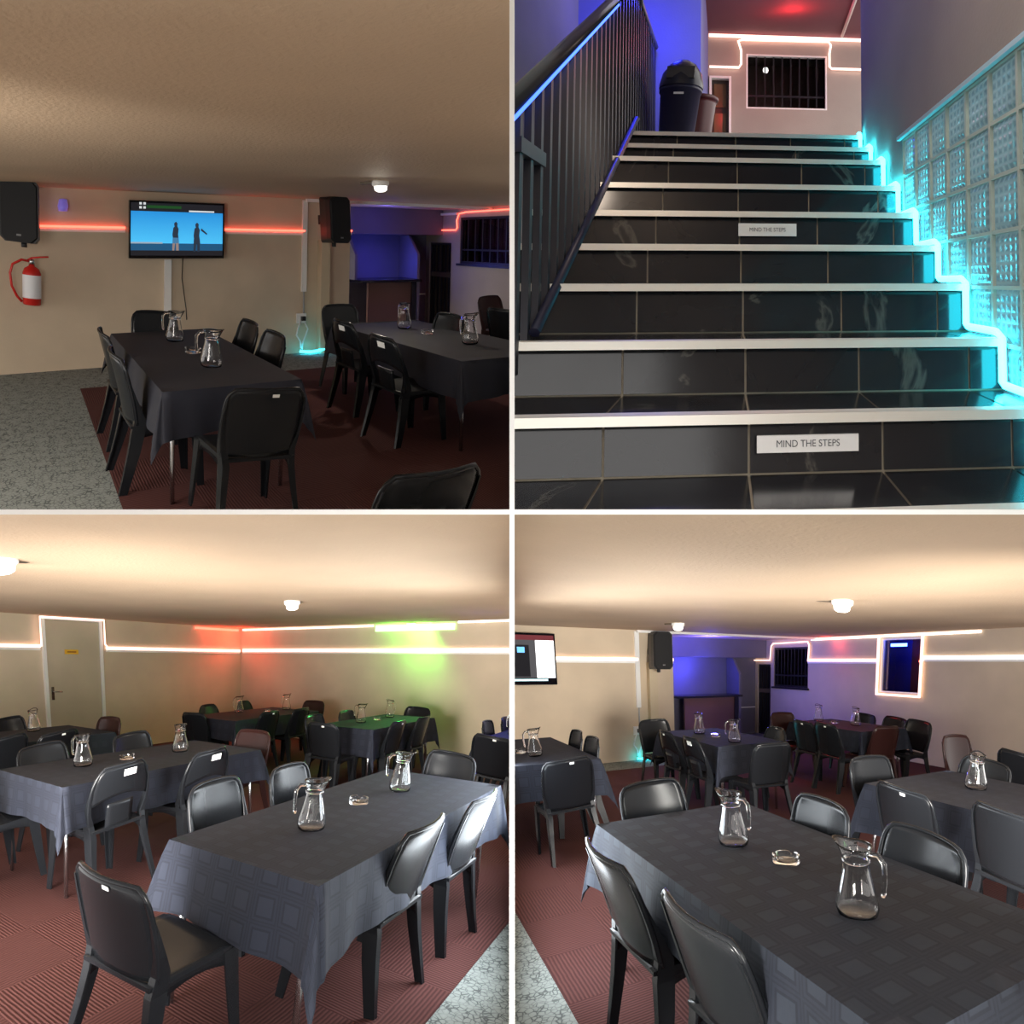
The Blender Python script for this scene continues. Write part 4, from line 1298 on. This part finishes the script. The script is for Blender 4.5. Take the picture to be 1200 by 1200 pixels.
# cyan light rope zigzagging up the right ends of the steps
pts = []
xr = XR - .022
for i in range(1, 10):
    pts += [(xr, YS[i] - .02, HS[i - 1] + .03), (xr, YS[i] - .02, HS[i] + .005), (xr, YS[i] + .02, HS[i] + .022)]
    if i < 9: pts += [(xr, YS[i + 1] - .04, HS[i] + .022)]
rope = built('led_rope', MB().tube(pts, .014, 8), LED_CYAN, stp)
tag(rope, 'glowing cyan light rope zigzagging up the ends of the steps', 'light strip')
# step signs with lettering
def sign(i, xc, w, h, zc, label):
    y = YS[i] - .003
    e = empty('step_sign', stp, xc, y, zc)
    built('plate', MB().box(xc - w / 2, xc + w / 2, y, y + .006, zc - h / 2, zc + h / 2), mat('white_sign_plate', (.82, .80, .78), .5), stp, e)
    cu = bpy.data.curves.new('lettering', 'FONT'); cu.body = 'MIND THE STEPS'; cu.size = 1; cu.align_x = 'CENTER'; cu.align_y = 'CENTER'
    to = bpy.data.objects.new('lettering_src', cu); COL.objects.link(to)
    me0 = bpy.data.meshes.new_from_object(to)
    xs = [v.co.x for v in me0.vertices]; k = w * .62 / (max(xs) - min(xs))
    me = bpy.data.meshes.new('lettering')
    off = np.array(e.location)
    me.from_pydata([tuple(p(stp, xc + v.co.x * k, y - .001, zc + v.co.y * k * 1.15) - off) for v in me0.vertices], [], [tuple(f.vertices) for f in me0.polygons])
    me.materials.append(mat('sign_ink', (.08, .08, .09), .6))
    bpy.data.objects.remove(to); bpy.data.meshes.remove(me0)
    link('lettering', me, e, stp)
    return tag(e, label, 'sign')


sign(1, .235, .29, .048, -.085, 'white MIND THE STEPS sign on the lowest full riser')
sign(5, .205, .285, .062, .625, 'white MIND THE STEPS sign high on the fifth riser')

# railing
rail = empty('stair_railing', stp, -.66, 2.0, .2)
RX = -.66
def rail_z(y): return .98 + .73 * (y - 1.82)
built('handrail', MB().tube([(RX, 1.2, rail_z(1.2)), (RX, 4.12, rail_z(4.12)), (RX, 4.2, 2.50), (RX, 5.15, 2.56)], .030, 8), DARKMETAL, stp, rail)
built('light_strip', MB().tube([(RX + .02, 1.2, rail_z(1.2) - .035), (RX + .02, 3.3, rail_z(3.3) - .035)], .007, 6), LED_BLUE, stp, rail)
def str_z(y): return .636 * (y - 1.58) + .10
built('stringer', MB().tube([(RX + .03, 1.9, str_z(1.9) - .10), (RX + .03, 3.95, str_z(3.95) - .08)], .020, 6), mat('blue_black_steel', (.012, .012, .035), .4), stp, rail)
y = 1.5
while y < 5.1:
    zt_ = rail_z(y) if y < 4.12 else 2.53
    zb_ = min(str_z(y), 1.5) - .16
    built('baluster', MB().box(RX - .012, RX + .012, y - .012, y + .012, zb_, zt_), DARKMETAL, stp, rail)
    y += .10
built('bracket', MB().box(RX - .02, RX + .02, 1.78, 2.02, .78, .83), DARKMETAL, stp, rail)
tag(rail, 'black steel stair railing with square balusters and blue light line', 'railing')

# dustbin with dome lid on the landing
b_ = rigid('dustbin', stp, -.43, 4.62, LAND, math.pi)
link('body', MB().lathe([(0, 0), (.125, 0), (.135, .02), (.165, .50), (.175, .50), (.175, .53), (0, .53)], 20).mesh('body', mat('bin_plastic', (.02, .02, .05), .4)), b_, stp)
link('dome_lid', MB().lathe([(.18, .53), (.18, .56), (.16, .64), (.11, .71), (.05, .745), (0, .75)], 20).mesh('dome_lid', mat('bin_lid_plastic', (.018, .02, .03), .3)), b_, stp)
link('swing_flap', MB().box(-.11, .11, .08, .165, .575, .66).mesh('swing_flap', mat('bin_flap', (.012, .012, .02), .35)), b_, stp)
link('brand_label', MB().box(-.04, .04, .166, .172, .45, .465).mesh('brand_label', STICKER), b_, stp)
tag(b_, 'dark plastic dustbin with domed lid on the landing', 'bin')
b_ = rigid('dustbin', stp, -.31, 4.95, LAND, math.pi)
link('body', MB().lathe([(0, 0), (.125, 0), (.135, .02), (.165, .50), (.17, .53), (0, .53)], 20).mesh('body', mat('bin_red', (.07, .012, .014), .4)), b_, stp)
link('rim', MB().lathe([(.165, .53), (.185, .535), (.185, .56), (.165, .565)], 20).mesh('rim', MATS['bin_red']), b_, stp)
tag(b_, 'reddish bin half hidden behind the domed bin', 'bin')

# landing window, door and light lines
w = struct('window_4', hollow(.2, 1.45, 7.42, 7.9, 2.6, 3.5, axis=1), DARKWALL, stp, label='dark barred landing window with glowing frame')
m = MB()
for a, b, c, d in cells((.27, 1.36), (2.68, 3.42), [(.29, 1.34, 2.70, 3.40)]):
    m.box(a, b, 7.30, 7.36, c, d)
struct('window_frame', m, WHITE, stp, w)
struct('pane', MB().box(.28, 1.35, 7.37, 7.376, 2.69, 3.41), PANE, stp, w)
for i in range(8):
    xx = .29 + 1.05 * (i + 1) / 9
    struct('bar', MB().box(xx - .008, xx + .008, 7.33, 7.345, 2.70, 3.40), DARKMETAL, stp, w)
struct('bar', MB().box(.28, 1.35, 7.328, 7.347, 2.85, 2.875), DARKMETAL, stp, w)
struct('lamp_bulb', MB().lathe([(0, -.04), (.03, -.03), (.04, 0), (.03, .03), (0, .04)], 10, (.55, 7.6, 3.32)), LAMP, stp, w)
d4 = struct('door_4', MB().box(-.20, .04, 7.36, 7.40, LAND, 3.07), mat('dark_landing_door', (.05, .035, .03), .4), stp, label='narrow dark landing door with glazed panels')
m = MB()
for a, b, c, d in cells((-.22, .07), (LAND, 3.10), [(-.19, .04, LAND - .1, 3.07)]):
    m.box(a, b, 7.27, 7.36, c, d)
struct('door_frame', m, WHITE, stp, d4)
for zz in (1.9, 2.3, 2.7):
    struct('door_panel', MB().box(-.16, .0, 7.35, 7.36, zz, zz + .32), mat('brown_glass_panel', (.14, .09, .05), .2), stp, d4)
tag(built('led_strip', MB().box(-.23, 2.2, 7.26, 7.29, 3.63, 3.665), LED_PINK, stp), 'pink light line at the landing ceiling', 'light strip')
led_rope(stp, [(-.22, 7.27, 3.22), (.17, 7.27, 3.22), (.20, 7.27, 3.27), (.20, 7.27, 3.45), (.16, 7.27, 3.58), (.22, 7.27, 3.60), (1.38, 7.27, 3.61), (1.41, 7.27, 3.56), (1.39, 7.27, 3.45), (1.39, 7.27, 3.27), (1.42, 7.27, 3.24), (2.2, 7.27, 3.24)], .016, LED_PINK,
         'pink light rope looped round the landing window')
tag(built('ceiling_conduit', MB().tube([(1.55, 7.2, 3.66), (1.45, 5.2, 3.66)], .022, 6), mat('pinkish_conduit', (.6, .5, .48), .5), stp), 'pale conduit across the red landing ceiling', 'conduit')
light('landing_blue', 'POINT', stp, -.55, 4.75, 2.9, (.02, .03, 1), 48, .1)
light('landing_red', 'POINT', stp, .8, 6.6, 3.5, (1, .05, .06), 12, .1)
light('stair_fill', 'POINT', stp, .45, 1.5, 2.5, (1, .82, .66), 34, .15)  # added warm fill that brightens the right stair wall
light('landing_violet', 'POINT', stp, .6, 6.2, 3.2, (.75, .5, 1), 2, .2)


# ================================================================== trim everything at party wall and slab
bpy.context.view_layer.update()
LIM = T
dead = []
for o, bay in BAYOBJ:
    if o.type != 'MESH':
        continue
    b = BAY[bay]; mw = o.matrix_world
    co = np.array([tuple(mw @ v.co) for v in o.data.vertices])
    if not len(co):
        continue
    for ax, sg in ((0, b['sx']), (2, b['sz'])):
        d = co[:, ax] * sg - LIM
        if d.min() >= -1e-6:
            continue
        if d.max() <= 1e-4:
            dead.append(o); break
        if o.data.users > 1:
            o.data = o.data.copy()
        bm = bmesh.new(); bm.from_mesh(o.data)
        inv = mw.inverted()
        pt = [0, 0, 0]; pt[ax] = sg * LIM
        nw = Vector((0, 0, 0)); nw[ax] = sg
        nl = (mw.to_3x3().transposed() @ nw).normalized()
        r = bmesh.ops.bisect_plane(bm, geom=bm.verts[:] + bm.edges[:] + bm.faces[:], plane_co=inv @ Vector(pt), plane_no=nl, clear_inner=True)
        ed = [q for q in r['geom_cut'] if isinstance(q, bmesh.types.BMEdge)]
        if ed and o.name.split('.')[0] not in ('tablecloth',):
            try:
                bmesh.ops.holes_fill(bm, edges=ed, sides=0)
            except Exception:
                pass
        bm.to_mesh(o.data); bm.free()
        co = np.array([tuple(mw @ v.co) for v in o.data.vertices])
        if not len(co):
            dead.append(o); break
for o in dead:
    for c in list(o.children):
        bpy.data.objects.remove(c)
    bpy.data.objects.remove(o)
for o in list(bpy.data.objects):
    if o.type == 'EMPTY' and not o.children:
        bpy.data.objects.remove(o)
